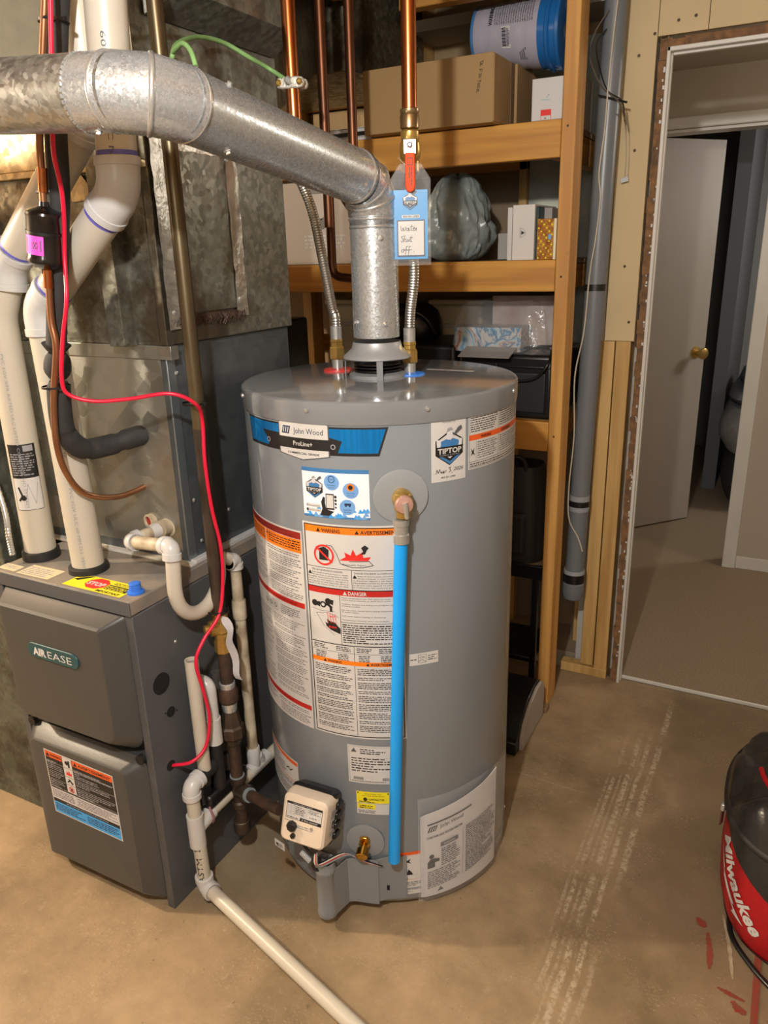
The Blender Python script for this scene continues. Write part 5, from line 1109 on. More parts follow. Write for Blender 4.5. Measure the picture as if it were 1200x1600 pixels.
MB().lathe([(.0185, .270), (.0185, .278)], G, mat('thread_sealant', '#7f8a90', .5), seg=24).build('sealant_ring', gp, smooth=30)
MB().tube([G+Vector((0, 0, .19)), G+Vector((0, 0, .13))], r, IRONR, 24).build('drip_leg', gp, smooth=50)
MB().lathe([(.010, .100), (.021, .104), (.023, .112), (.022, .138), (.019, .140)], G, IRON, seg=24).build('drip_cap', gp, smooth=30)
# ---------------- condensate plumbing ----------------
cx = -1.140
dr = thing('condensate_drain', (-1.13, 1.10, 0), 'white condensate trap and drain pipe from the coil case down to the floor', 'pipe')
r = .0150
a0 = PY(262, 822, CY0); a1 = PY(238, 832, 1.215); a2 = PY(203, 846, 1.175); a3 = PX(268, 854, cx); a4 = PX(270, 905, cx)
MB().lathe([(.026, 0), (.026, .004), (.020, .006), (.020, .03)], a0+Vector((0, .002, 0)), PVCD, axis=(a1-a0), seg=24).build('outlet_boss', dr, smooth=30)
MB().lathe([(.017, 0), (.017, .016), (.012, .016), (.011, .004)], PY(240, 812, CY0-.001), PVCD, axis=(-.2, -1, 0), seg=20).build('spare_outlet', dr, smooth=30)
MB().lathe([(.0115, .005), (.0115, .012)], PY(240, 812, CY0-.001), REDD, axis=(-.2, -1, 0), seg=16).build('red_plug', dr)
MB().tube([a0, a2], r, PVCD, 20).build('stub', dr, smooth=50)
MB().tube([mix(a0, a2, .15), mix(a0, a2, .45)], .019, PVCF, 24).build('coupling', dr, smooth=40)
MB().tube([a2, a3], r, PVCD, 20).build('cross_pipe', dr, smooth=50)
ell(a0, a2, a3, .0188, dr, L_=.026); ell(a2, a3, a4, .0188, dr, L_=.030)
c0 = PX(270, 896, cx); zt = c0.z; yb0 = c0.y; b_ = PX(345, 878, cx)
U = []; yc0, yc1 = yb0, PX(350, 880, cx).y-.02
for k in range(15): an = math.pi*k/14; U.append(Vector((cx, (yc0+yc1)/2-(yc1-yc0)/2*math.cos(an), zt-.045-(yc1-yc0)/2*1.05*math.sin(an))))
top2 = PX(368, 872, cx)
MB().tube([a3+Vector((0, 0, -.02)), Vector((cx, yc0, zt-.03))]+U+[Vector((cx, yc1+.01, zt-.02)), Vector((cx, top2.y-.012, top2.z))], .0165, PVC, 24).build('trap_bend', dr, smooth=60)
lowj = Vector((cx, 1.352, .232))
MB().tube([Vector((cx, 1.345, top2.z)), Vector((cx, 1.345, .235))], .0140, PVCD, 24).build('down_pipe', dr, smooth=50)
ell((cx, 1.2, top2.z), (cx, 1.345, top2.z), (cx, 1.345, .5), .0180, dr, L_=.026, m=mat('grey_pvc_fitting', '#c2c0bc', .35))
hub((cx, 1.345, .70), (0, 0, 1), .05, .0178, dr, m=PVCD, band=False); hub((cx, 1.345, .265), (0, 0, 1), .06, .0180, dr, band=False)
lat0 = Vector((cx, 1.112, .222)); lat1 = Vector((cx+.004, 1.62, .232))
MB().tube([lat0, lat1], .0158, PVC, 24).build('lateral_pipe', dr, smooth=50)
MB().tube([lowj+Vector((0, 0, .03)), lowj+Vector((0, .022, -.006))], .0185, PVCF, 20).tube([lowj+Vector((0, -.035, -.002)), lowj+Vector((0, .045, .002))], .0190, PVCF, 20).build('wye', dr, smooth=40)
Print(45).text('ASTM', 0, -.006, .018, INK, 1, width=.06).build('pipe_print', tubemap(mix(lat0, lat1, .62), lat1-lat0, .0160, (.7, -.3, .55)), dr)
fe = Vector((cx+.006, 1.108, .040)); fl1 = Vector((-.863, 1.024, .0185)); fl2 = Vector((-.16, .835, .0185))
MB().tube([Vector((cx, 1.108, .33)), fe], .0165, PVC, 24).build('standpipe', dr, smooth=50)
MB().tube([Vector((cx, 1.108, .255)), Vector((cx, 1.108, .165))], .0205, PVCF, 28).build('tee_body', dr, smooth=40)
MB().tube([Vector((cx, 1.12, .215)), Vector((cx, 1.165, .222))], .0195, PVCF, 24).build('tee_side', dr, smooth=40)
fdir = (fl2-fe).normalized()
ell((cx, 1.108, .2), fe, fe+fdir*.2, .0205, dr, L_=.032)
MB().tube([fe, fe+fdir*.9], .0170, PVC, 28).build('floor_pipe', dr, smooth=50)['label'] = 'long white pipe lying across the floor'
Print(46).text('ASTM  D', 0, -.008, .020, INK, 1, width=.115).build('pipe_print', tubemap(fe+Vector((-.0005, 0, .022)), Vector((cx, 1.108, .33))-fe, .0168, (.3, -.95, 0)), dr)
ell((cx, 1.19, .345), (cx, 1.108, .338), (cx, 1.108, .2), .0205, dr, L_=.034)
MB().tube([Vector((cx, 1.135, .340)), Vector((cx, 1.19, .343))], .0185, BLACKR, 20).build('rubber_sleeve', dr, smooth=40)
# blower drain tubes: two white tubes, black rubber trap
tb = thing('drain_trap', (cx, 1.17, .25), 'white tube and hooked white pipe ending in a black drain trap on the furnace side', 'pipe')
MB().lathe([(.0160, 0), (.0160, .300), (.0135, .300), (.013, .29)], (cx, 1.160, .352), PVC, seg=24, cap=False).build('open_tube', tb, smooth=40)['label'] = 'open-topped white tube'
MB().tube([(cx, 1.160, .36), (cx, 1.160, .31)], .0125, BLACKR, 16).build('rubber_end', tb, smooth=40)
MB().tube(fillet([Vector((FX1, 1.205, .565)), Vector((-1.138, 1.205, .565)), Vector((-1.138, 1.205, .40))], .025), .0165, PVCF, 24).build('hooked_pipe', tb, smooth=50)
MB().lathe([(.0195, .40), (.0195, .47)], (-1.138, 1.205, 0), PVCF, seg=24).build('coupling', tb, smooth=30)
MB().lathe([(.0165, .27), (.0165, .40)], (-1.138, 1.205, 0), BLACKR, seg=20).build('rubber_hose', tb, smooth=30)
MB().box(FX1+.001, -1.125, 1.15, 1.30, .235, .275, BLACKP).build('trap_body', tb, bevel=.008)
MB().box(FX1+.001, -1.135, 1.135, 1.175, .255, .31, BLACKP).build('trap_port', tb, bevel=.008)
MB().tube(spline([Vector((-1.13, 1.15, .25)), Vector((-1.115, 1.145, .225)), Vector((-1.13, 1.155, .20)), Vector((-1.14, 1.165, .225))], 5), .003, mat('pinkish_wire', '#8b5c60', .5), 8).build('wire_loop', tb, smooth=50)
MB().tube([Vector((-1.165, 1.262, .56)), Vector((-1.165, 1.262, .27))], .012, mat('dark_tube', '#4a4744', .4), 16).build('dark_hose', tb, smooth=40)
for z in (.40, .33): MB().lathe([(.0125, -.003), (.015, -.003), (.015, .003), (.0125, .003)], (-1.165, 1.262, z), BLACKP, seg=16, cap=False).build('hose_clip', tb)
# ---------------- copper water lines ----------------
def cop(name, x, y, z0, z1, r, m, label):
    return tag(MB().tube([Vector((x, y, z1)), Vector((x, y, (z0+z1)/2)), Vector((x, y, z0))], r, m, 24).build(name, None, smooth=50), label, 'pipe', None)
q = PY(449, 0, 1.62); hp = thing('hot_water_pipe', (q.x, q.y, 1.6), 'bright copper pipe with ground clamp, leading to the braided hose at the red gasket', 'pipe')
MB().tube([Vector((q.x, q.y, 2.41)), Vector((q.x, q.y, 1.70))], .0160, COPPER, 24).build('copper_tube', hp, smooth=50)
gz = PY(464, 130, 1.62).z
gc_ = thing('ground_clamp', (q.x, q.y, gz), 'corroded silver ground clamp on the left copper pipe', 'clamp')
ow = Vector((.25, -1, 0)).normalized(); ox_ = Vector((1, .25, 0)).normalized()
for s in (1, -1):
    o = MB().prism([(-.033, 0), (-.030, .010), (-.018, .012), (.018, .012), (.030, .010), (.033, 0), (.030, -.010), (.018, -.012), (-.018, -.012), (-.030, -.010)], ox_, (0, 0, 1), ow*s, Vector((q.x, q.y, gz)), .006, .0185, mat('corroded_clamp', '#c9c6bb', .5, .5, noise=.25, nscale=90, bump=.4, bscale=160)).build('clamp_jaw', gc_, bevel=.003)
for k in (-1, 1): MB().lathe([(.007, -.014), (.007, .024), (.004, .026)], Vector((q.x, q.y, gz))+ox_*.0245*k, BRASS, axis=ow, seg=6).build('clamp_bolt', gc_)
MB().lathe([(.008, 0), (.008, .012), (.005, .014)], Vector((q.x, q.y, gz+.003))+ow*.018, CHROME, axis=ow, seg=12).build('wire_screw', gc_, smooth=30)
gw = [Vector((q.x-.01, q.y-.02, gz+.010)), PY(420, 107, 1.6), PY(390, 90, 1.55), PY(350, 67, 1.5), PY(310, 58, 1.4), PY(278, 68, 1.27), PY(270, 85, 1.22), PY(268, 100, 1.235)]
tag(MB().tube(spline(gw, 6), .0048, GREENW, 10).build('ground_wire', None, smooth=60), 'green ground wire arching from the copper pipe clamp to the gas pipe', 'wire')
tag(MB().tube(spline([PY(270, 80, 1.215), PY(285, 68, 1.2), PY(298, 80, 1.19), PY(306, 104, 1.18)], 6), .0045, GREENW, 10).build('ground_wire', None, smooth=60), 'short green wire end hooking down behind the flue elbow', 'wire')
def flex(name, pts, par):
    P = spline(pts, 14); L_ = sum((P[i+1]-P[i]).length for i in range(len(P)-1)); n = int(L_/.0030); out = []; acc = 0; j = 0
    cum = [0]
    for i in range(len(P)-1): cum.append(cum[-1]+(P[i+1]-P[i]).length)
    for k in range(n+1):
        t = L_*k/n
        while j < len(P)-2 and cum[j+1] < t: j += 1
        out.append(P[j].lerp(P[j+1], (t-cum[j])/(cum[j+1]-cum[j]+1e-9)))
    return MB().tube(out, [.0112+(.0009 if i % 2 else 0) for i in range(len(out))], BRAID, 20).build(name, par, smooth=25)
h0 = Vector((HOT.x, HOT.y, 0)); c0_ = Vector((CLD.x, CLD.y, 0))
hx = thing('flexible_connector', h0+Vector((0, 0, 1.30)), 'left braided steel hose with brass nut above the red gasket', 'hose')
flex('braided_hose', [Vector((q.x, q.y, 1.71)), PY(488, 330, 1.64), PY(505, 410, 1.63), PY(519, 480, 1.62), h0+Vector((0, 0, 1.385)), h0+Vector((0, 0, 1.34))], hx)
cxn = thing('flexible_connector', c0_+Vector((0, 0, 1.30)), 'right braided steel hose with brass nut above the blue gasket', 'hose')
zv = 1.74; cvx = Vector((-.772, 1.600, 0))
flex('braided_hose', [cvx+Vector((0, 0, 1.692)), cvx+Vector((.001, 0, 1.58)), cvx+Vector((.004, .002, 1.48)), c0_+Vector((.003, 0, 1.40)), c0_+Vector((0, 0, 1.34))], cxn)
for b, t in ((h0, hx), (c0_, cxn)):
    MB().lathe([(.0135, 1.335), (.0138, 1.365), (.0120, 1.367)], b, CHROME, seg=24).build('ferrule', t, smooth=30)
    MB().lathe([(.0180, 1.288), (.0195, 1.291), (.0195, 1.315), (.0180, 1.318), (.0150, 1.320), (.0150, 1.328), (.0165, 1.330), (.0160, 1.336)], b, BRASS, seg=6).build('brass_nut', t, smooth=20)
# ball valve on the cold line
cwp = thing('cold_water_pipe', (cvx.x, cvx.y, 1.8), 'bright copper pipe dropping to the ball valve with the tag', 'pipe')
MB().tube([Vector((cvx.x, cvx.y, 2.41)), Vector((cvx.x, cvx.y, 1.78))], .0158, COPPER, 24).build('copper_tube', cwp, smooth=50)
bv = thing('ball_valve', (cvx.x, cvx.y, 1.70), 'brass ball valve with an orange lever on the right copper pipe', 'valve')
MB().lathe([(.0165, 1.775), (.0200, 1.777), (.0205, 1.800), (.0190, 1.803), (.0205, 1.806), (.0205, 1.812), (.0165, 1.814)], cvx, mat('nickel_brass', '#a08a66', .3, .9), seg=28).build('press_fitting', bv, smooth=30)
MB().lathe([(.0165, 1.690), (.0195, 1.694), (.0195, 1.712), (.0175, 1.714), (.0215, 1.722), (.0225, 1.735), (.0215, 1.748), (.0180, 1.752), (.0195, 1.755), (.0195, 1.770), (.0165, 1.774)], cvx, BRASS, seg=24).build('valve_body', bv, smooth=30)
fo_ = Vector((.42, -.91, 0)).normalized(); fr_ = Vector((.91, .42, 0)).normalized()
MB().lathe([(.010, .015), (.010, .026), (.008, .030), (.004, .032)], cvx+Vector((0, 0, 1.737)), BRASS, axis=fo_, seg=16).build('stem', bv, smooth=30)
MB().obox(cvx+fo_*.033+Vector((0, 0, 1.738)), (fr_, (0, 0, 1), fo_), (.013, .014, .0012), CHROME).build('lever_plate', bv, bevel=.001)
MB().lathe([(.0065, 0), (.0065, .004), (.003, .007)], cvx+fo_*.034+Vector((0, 0, 1.741)), CHROME, axis=fo_, seg=6).build('handle_nut', bv)
hd = MB().prism([(-.010, .0), (.010, .0), (.0105, -.064), (.008, -.073), (0, -.077), (-.008, -.073), (-.0105, -.064)], fr_, (0, 0, 1), fo_, cvx+fo_*.036+Vector((0, 0, 1.726)), 0, .006, ORANGEH).build('lever_handle', bv, bevel=.002); hd['label'] = 'orange vinyl lever sleeve'
pm_ = planemap(cvx+fo_*.0425+Vector((0, 0, 1.726)), (0, 0, -1), fr_*1)
Print(47).frame(.010, -.006, .024, .006, .0012, INK, 1).body(.028, -.005, .064, .006, .0042, INK, 1).build('handle_print', lambda u, v, h: pm_(u, v, -h) if False else (cvx+fo_*(.0422+h)+Vector((0, 0, 1.726))+Vector((0, 0, -1))*u+fr_*v), hd)
# tag
tgc = cvx+fo_*.030
tgx = thing('shutoff_tag', tgc+Vector((0, 0, 1.50)), 'clear plastic sleeve tag with blue card and handwritten shutoff note', 'tag')
zt_, zb_ = 1.706, 1.503; hw = .0425
out = [(-hw, zb_), (hw, zb_), (hw, zt_-.030), (.022, zt_), (-.022, zt_), (-hw, zt_-.030)]
MB().prism(out, fr_, (0, 0, 1), fo_, tgc+Vector((0, 0, 0)), -.001, .003, CLEAR).build('sleeve', tgx)['label'] = 'clear plastic sleeve'
MB().prism([(-.036, 1.516), (.036, 1.516), (.036, 1.655), (-.036, 1.655)], fr_, (0, 0, 1), fo_, tgc, .0004, .0014, LBLUE).build('card', tgx)['label'] = 'blue card'
for s in (1.690, 1.700): MB().prism([(-.030, s-4e-4), (.030, s-4e-4), (.030, s+4e-4), (-.030, s+4e-4)], fr_, (0, 0, 1), fo_, tgc, .003, .0036, CLEAR).build('sleeve_rib', tgx)
tm = lambda u, v, h: tgc+fr_*u+Vector((0, 0, v))+fo_*(.0015+h)
p = Print(48); shield(p, -.001, 1.6335, .031, 1); p.rect(-.019, 1.5995, .019, 1.6055, WHITE, 1); p.text('403-931-2989', 0, 1.6008, .0048, INK, 2, width=.034, align='c', bold=.02)
p.rect(-.030, 1.521, .030, 1.5955, NAVY, 1); p.rect(-.0275, 1.524, .0275, 1.593, WHITE, 2)
def script(p, strokes, ox, oy, s, w=.0011):
    for st in strokes: p.line([(ox+x*s, oy+y*s) for x, y in st], w, INK, 4)
script(p, [[(0, 1), (.1, .2), (.3, .1), (.5, .7), (.6, .1), (.9, .2), (1.0, .8)], [(1.6, .6), (1.3, .6), (1.2, .2), (1.5, .1), (1.7, .6), (1.7, .1), (1.9, .1)], [(2.2, 1.2), (2.1, .2), (2.4, .1)], [(1.9, .8), (2.6, .9)], [(2.5, .4), (2.9, .5), (2.8, .7), (2.6, .6), (2.6, .1), (2.9, .1), (3.1, .5), (3.2, .6), (3.15, .1)]], -.022, 1.573, .0105)
script(p, [[(.5, 1.2), (.1, 1.0), (.4, .6), (.5, .3), (.2, 0), (0, .2)], [(.8, 1.3), (.6, 0)], [(.65, .5), (1.0, .6), (1.0, .1), (1.2, .1)], [(1.3, .6), (1.3, .15), (1.6, .2), (1.7, .6), (1.7, .1)], [(2.1, 1.2), (2.0, .1), (2.3, .1)], [(1.8, .8), (2.4, .85)]], -.022, 1.551, .0105)
script(p, [[(.4, .6), (.1, .5), (.1, .1), (.5, .1), (.6, .5), (.4, .6), (.8, .6)], [(1.4, 1.2), (1.1, 1.1), (.9, -.4)], [(.7, .4), (1.5, .5)], [(2.0, 1.2), (1.7, 1.1), (1.5, -.4)], [(1.4, .4), (2.2, .5)], [(2.6, .1), (2.65, .15)]], -.022, 1.530, .0105)
p.build('card_print', tm, tgx, step=.00015)
MB().tube(spline([tgc+Vector((0, 0, 1.70))+fr_*-.006, cvx+fo_*.024+fr_*-.018+Vector((0, 0, 1.712)), cvx+fr_*-.024+Vector((0, 0, 1.722)), cvx+fo_*-.02+Vector((0, 0, 1.72))], 5), .0009, WIREW, 6).build('string', tgx)
# older pipes behind
q = PY(500, 40, 1.90); oc = thing('old_copper_pipe', (q.x, q.y, 1.5), 'dark tarnished copper pipe, second upright from the left', 'pipe')
MB().tube([Vector((q.x, q.y, 2.41)), Vector((q.x, q.y, 1.60))], .0135, COPPERD, 20).build('copper_tube', oc, smooth=50)
q = PY(545, 40, 1.95); bt = PY(512, 436, 1.95); oc = thing('old_copper_pipe', (q.x, q.y, 1.5), 'dull copper pipe bending under the flue to an elbow', 'pipe')
MB().tube([Vector((q.x, q.y, 2.41)), Vector((q.x, q.y, 1.78))], .0130, COPPERD, 20).build('upper_tube', oc, smooth=50)
MB().tube([Vector((q.x, q.y, 1.79)), Vector((q.x, q.y, 1.62))], .0125, COPPERS, 20).build('sleeve', oc, smooth=50)
q2 = PY(514, 300, 1.95); q3 = PY(520, 432, 1.95); q4 = PY(560, 436, 1.95)
MB().tube(fillet([Vector((q.x, q.y, 1.63)), q2+Vector((.0, 0, .05)), q2, q3, q4], .03), .0125, COPPERD, 20).build('lower_tube', oc, smooth=50)
# ---------------- pine shelf unit ----------------
SY = 2.311
su = thing('storage_shelf', (-1.3, 2.6, 0), 'home-built pine storage shelf with thick front rails behind the water heater', 'shelf')
MB().box(-.648, -.608, SY, SY+.089, 0, 2.415, WOODZ).build('post', su, bevel=.003)
MB().box(-.648, -.610, 2.80, 2.875, 0, 2.20, WOODP).build('post', su, bevel=.003)
MB().box(-1.86, -1.815, 2.79, 2.875, 0, 2.20, WOODP).build('post', su, bevel=.003)
for z0, z1 in ((1.772, 1.870), (1.408, 1.498), (.919, 1.013)):
    MB().box(-2.6, -.649, SY+.002, SY+.040, z0, z1, WOODX).build('front_rail', su, bevel=.003)
    MB().box(-2.6, -.649, SY+.042, 2.872, z1-.016, z1-.001, HARDB).build('shelf_board', su, bevel=.001)
    MB().box(-.688, -.650, SY+.045, 2.86, z0+.0, z1-.018, WOODY).build('side_cleat', su, bevel=.002)
MB().box(-1.14, -.62, 2.30, 2.345, 2.195, 2.29, WOODX).build('top_rail', su, bevel=.003)
MB().box(-2.2, -1.36, 2.80, 2.84, 2.06, 2.13, WOODX).build('rear_rail', su, bevel=.003)
MB().box(-2.2, -1.36, 2.84, 2.872, 1.92, 2.055, PLY).build('rear_board', su, bevel=.002)
for z in (1.85, 1.45, .97): MB().lathe([(.0035, 0), (.003, .001)], (-.63, SY, z), IRONR, axis=(0, -1, 0), seg=8).build('nail_head', su)
# ---- top shelf ----
cb = thing('cardboard_box', (-1.04, 2.45, 1.872), 'long brown cardboard box with handwriting on the top shelf', 'box')
bx = (-1.246, -.832, 2.262, 2.64, 1.872, 2.047)
MB().box(*bx, CARD).build('carton', cb, bevel=.002)
MB().box(-.8319, -.8295, 2.264, 2.40, 1.875, 2.043, CARD).build('end_flap', cb); MB().box(-.8312, -.822, 2.44, 2.638, 1.873, 2.046, CARD).build('end_flap', cb, bevel=.001)
MB().box(-.832, -.829, 2.405, 2.436, 1.874, 2.045, CARDE).build('flap_gap', cb)
p = Print(50)
hw_ = [[(0, 0), (.8, 0), (.8, .5), (.4, .6), (0, 0)], [(1.2, .1), (1.0, .5), (1.5, .6)], [(2.4, 0), (2.4, .7)], [(2.4, 0), (3.2, 0)], [(2.4, .35), (2.9, .35)], [(3.5, .2), (3.9, .0), (4.0, .5), (3.6, .5)], [(4.3, 0), (4.3, .5), (4.7, .5), (4.7, 0)], [(5.4, .0), (6.2, .0)], [(5.8, 0), (5.8, .7)], [(6.3, .2), (6.5, .6), (6.9, .5), (6.7, .1), (6.3, .2)], [(7.2, 0), (7.2, .6)], [(7.6, 0), (7.6, .6)], [(8.0, .3), (8.4, .1), (8.3, .6), (8.0, .5)], [(8.8, .1), (8.6, .4), (9.0, .6)]]
for st in hw_: p.line([(-.862-y*.014-.0012*x, 2.028-x*.0085) for x, y in st], .0013, INK, 1)
p.build('handwriting', planemap((0, 2.2618, 0), (1, 0, 0), (0, 0, 1)), cb)
pa = Vector((-.965, 2.50, 2.142)); pb = Vector((-.690, 2.50, 2.128)); pdv = (pb-pa); PLn = pdv.length; pdn = pdv.normalized()
pail = thing('paint_pail', ((pa+pb)/2).to_tuple(), 'grey and blue plastic pail lying on its side on the top shelf', 'bucket')
pail.location.z = 2.03
pr0, pr1 = .079, .097
prof = [(.001, .0), (pr0-.006, .001), (pr0-.002, .005)]
for k in range(22): prof.append((pr0+(pr1-pr0)*k/21-(.0016 if k in (4, 8, 12, 16) else 0), .008+(PLn*.74)*k/21))
MB().lathe(prof, pa, mat('lilac_grey_pail', '#a9a5b2', .3, 0, noise=.02, coat=.3), axis=pdn, seg=48, cap=False).build('pail_wall', pail, smooth=50)
MB().lathe([(pr0-.004, -.002), (pr0+.001, 0), (pr0+.001, .008)], pa, BLUEI, axis=pdn, seg=40).build('base_rim', pail, smooth=40)
q0 = PLn*.75
MB().lathe([(pr1-.003, q0), (pr1+.002, q0+.002), (pr1+.002, q0+.022), (pr1+.008, q0+.026), (pr1+.009, q0+.034), (pr1+.003, q0+.038), (pr1+.004, q0+.052), (pr1+.009, q0+.055), (pr1+.008, q0+.064), (pr1-.002, q0+.067), (.01, q0+.06)], pa, mat('glossy_blue_plastic', '#1d63a4', .22, 0, coat=.5), axis=pdn, seg=48, cap=False).build('blue_lid', pail, smooth=35)['label'] = 'glossy blue lid'
def pam(u, v, h):      # u along the axis, v around
    r = pr0+(pr1-pr0)*min(1, u/(PLn*.74)); f = Vector((0, -1, -.0)); w = Vector((0, 0, 1)); a = v/.09
    return pa+pdn*u+(f*math.cos(a)+w*math.sin(a))*(r+h)
p = Print(51); p.text('WARNING', 0, 0, .017, INK, 1, width=.062, bold=.03)
for k in range(17): p.text(['USE WITH ADEQUATE VENTILATION', 'KEEP OUT OF REACH OF CHILDREN', 'DO NOT TAKE INTERNALLY CLOSE'][k % 3], 0, -.010-k*.0072, .0058, INK, 1, width=.075-(k % 3)*.01)
p.p = [([( .070-v, u+.010) for u, v in vs], f, m, L) for vs, f, m, L in p.p]
p.rect(.098, -.052, .126, .004, WHITE, 0)
for k in range(16): p.rect(.101, -.047+k*.003, .113, -.047+k*.003+(.0014 if k % 3 else .0022), INK, 1)
p.body(.115, -.048, .124, .0, .003, INKG, 1)
for k in range(4): p.rect(.150+k*.006, -.088, .153+k*.006, -.064+.004*k, INKG, 1)
p.build('pail_print', pam, pail)
wb_ = thing('white_box', (-.687, 2.42, 1.872), 'white square box with a red label on the top shelf, right end', 'box')
MB().box(-.740, -.652, 2.326, 2.50, 1.8715, 1.978, WHITE).build('carton', wb_, bevel=.0015)
Print(52).text('Coleman', -.712, 1.9215, .006, mat('pale_teal_print', '#6fb3b8', .5), 1, width=.024).disc(-.696, 1.930, .0015, BLUEB, 1, 8).disc(-.692, 1.934, .0018, INKL, 1, 8).build('box_logo', planemap((0, 2.3258, 0), (1, 0, 0), (0, 0, 1)), wb_)
Print(59).rect(-.713, 1.873, -.683, 1.8985, REDB, 0).rect(-.7115, 1.873, -.6845, 1.883, WHITE, 1).tri(-.702, 1.875, .005, INK, 2).build('red_label', planemap((0, 2.3258, 0), (1, 0, 0), (0, 0, 1)), wb_)
tag(MB().box(-.735, -.652, 2.505, 2.66, 1.8715, 2.012, mat('pale_grey_board', '#b9b4aa', .6)).build('storage_tin', None, bevel=.002), 'pale grey flat box behind the white box under the pail', 'box')
rnd = random.Random(3)
for i, (z0, z1, m, x1, lab) in enumerate([(1.871, 1.8855, WHITE, -1.262, 'white binder at the bottom of the flat stack left of the cardboard box'), (1.886, 1.8985, BLACKP, -1.285, 'black folder in the middle of the flat stack left of the cardboard box'), (1.899, 1.912, WHITE, -1.275, 'white binder on top of the flat stack left of the cardboard box')]):
    t = thing('binder', (-1.5, 2.45, z0), lab, 'binder', 'flat stacked binders on the top shelf')
    MB().box(-1.72, x1, 2.34+.006*i, 2.62, z0, z0+.0018, m).box(-1.72, x1, 2.34+.006*i, 2.62, z1-.0018, z1, m).build('cover', t, bevel=.0006); MB().box(-1.70, x1-.004, 2.348+.006*i, 2.61, z0+.002, z1-.002, PAPER if m is not BLACKP else BLACKP).build('pages', t)
tag(MB().box(-1.284, -1.252, 2.345, 2.42, 1.8865, 1.8975, BLUEC).build('blue_tape_roll', None, bevel=.003), 'small bright blue item beside the cardboard box on the top shelf', 'box')
# ---- middle shelf ----
def crumple(name, c, sx, sy, sz, m, seed, label, cat, amp=.10, nz=44, na=96, p=.75):
    rnd = random.Random(seed); ph = [(rnd.uniform(0, 6.28), rnd.randint(2, 9), rnd.uniform(1, 5)) for _ in range(9)]; rings = []
    for i in range(nz+1):
        t = i/nz; ph_ = math.pi*t; rr = max(.02, math.sin(ph_))**.55*(1-.5*t**1.6); ring = []
        for j in range(na):
            a = 2*math.pi*j/na; d = 1+sum(amp/3*math.sin(k*a+f+s*t*3) for f, k, s in ph)*rr; q_ = Vector((math.cos(a)*1.5, math.sin(a)*1.5, t*2.2+seed)); d += (abs(mnoise.noise(q_*1.6))*.30+abs(mnoise.noise(q_*3.7))*.16+abs(mnoise.noise(q_*8))*.05-.16)*min(1, rr*1.3)
            ca, sa = math.cos(a), math.sin(a); ring.append((c[0]+sx*rr*d*math.copysign(abs(ca)**p, ca), c[1]+sy*rr*d*math.copysign(abs(sa)**p, sa), c[2]+sz*(.5-.5*math.cos(ph_))*(1+.04*math.sin(3*a+ph[0][0]))))
        rings.append(ring)
    return tag(MB().loops(rings, m).build(name, None, smooth=70), label, cat)
crumple('plastic_bag', (-1.035, 2.50, 1.498), .135, .12, .262, BAGG, 7, 'bulging grey-green plastic bag on the middle shelf behind the tag', 'bag', amp=.16)
crumple('plastic_bag', (-1.265, 2.55, 1.498), .085, .09, .155, mat('dull_pink_bag', '#8b7d78', .4, 0, noise=.1, bump=.6, bscale=20), 8, 'small dull pinkish bundle between the flue and the grey plastic bag', 'bag', amp=.12)
t = thing('white_box', (-.757, 2.43, 1.498), 'upright white box with a dark triangle emblem on the middle shelf', 'box')
MB().box(-.7895, -.722, 2.334, 2.56, 1.4985, 1.654, mat('off_white_card', '#cfcac4', .5)).build('carton', t, bevel=.0015); MB().box(-.804, -.790, 2.330, 2.52, 1.4985, 1.648, WHITE).build('sleeve_edge', t, bevel=.001)
MB().box(-.7215, -.7125, 2.345, 2.40, 1.502, 1.648, DKGRN).build('dark_insert', t, bevel=.003)
MB().box(-.7215, -.690, 2.402, 2.70, 1.4985, 1.645, mat('grey_card', '#97918d', .55)).build('inner_box', t, bevel=.001)
Print(53).frame(-.767, 1.562, -.763, 1.590, .0006, INK, 1).poly([(-.762, 1.570), (-.762, 1.582), (-.751, 1.576)], INK, 1).ring(-.762, 1.576, .0125, .0007, INK, 1, 14, -90, 90).build('box_print', planemap((0, 2.3338, 0), (1, 0, 0), (0, 0, 1)), t)
t = thing('gold_box', (-.67, 2.4, 1.498), 'gold patterned box with a white edge against the shelf post', 'box')
MB().box(-.709, -.660, 2.320, 2.40, 1.4985, 1.612, GOLD).build('carton', t, bevel=.001); MB().box(-.6598, -.652, 2.320, 2.40, 1.4985, 1.612, mat('cream_edge', '#e0d6b8', .5)).build('box_edge', t, bevel=.001)
p = Print(54)
for i in range(6):
    for j in range(12):
        x, z = -.704+i*.0078, 1.504+j*.0092; p.poly([(x, z-.003), (x+.003, z), (x, z+.003), (x-.003, z)], mat('brown_print', '#9a4a1c', .5) if (i+j) % 3 else YEL, 1)
p.disc(-.671, 1.562, .005, BLUEB, 2, 10, ry=.008); p.build('box_print', planemap((0, 2.3198, 0), (1, 0, 0), (0, 0, 1)), t)
t = thing('small_carton', (-.87, 2.66, 1.498), 'small open grey and brown carton beside the plastic bag on the middle shelf', 'box')
MB().box(-.93, -.838, 2.60, 2.75, 1.4985, 1.582, mat('pale_card', '#a8a39c', .6)).build('carton', t, bevel=.001); MB().obox((-.822, 2.66, 1.54), ((1, 0, .35), (0, 1, 0), (-.35, 0, 1)), (.010, .05, .036), CARD).build('flap', t, bevel=.001)
t = thing('poster_box', (-1.55, 2.5, 1.498), 'large off-white box with small dark print at the left end of the middle shelf', 'box')
MB().box(-1.80, -1.335, 2.36, 2.72, 1.4985, 1.765, mat('dim_white_card', '#8f8680', .6)).build('carton', t, bevel=.002)
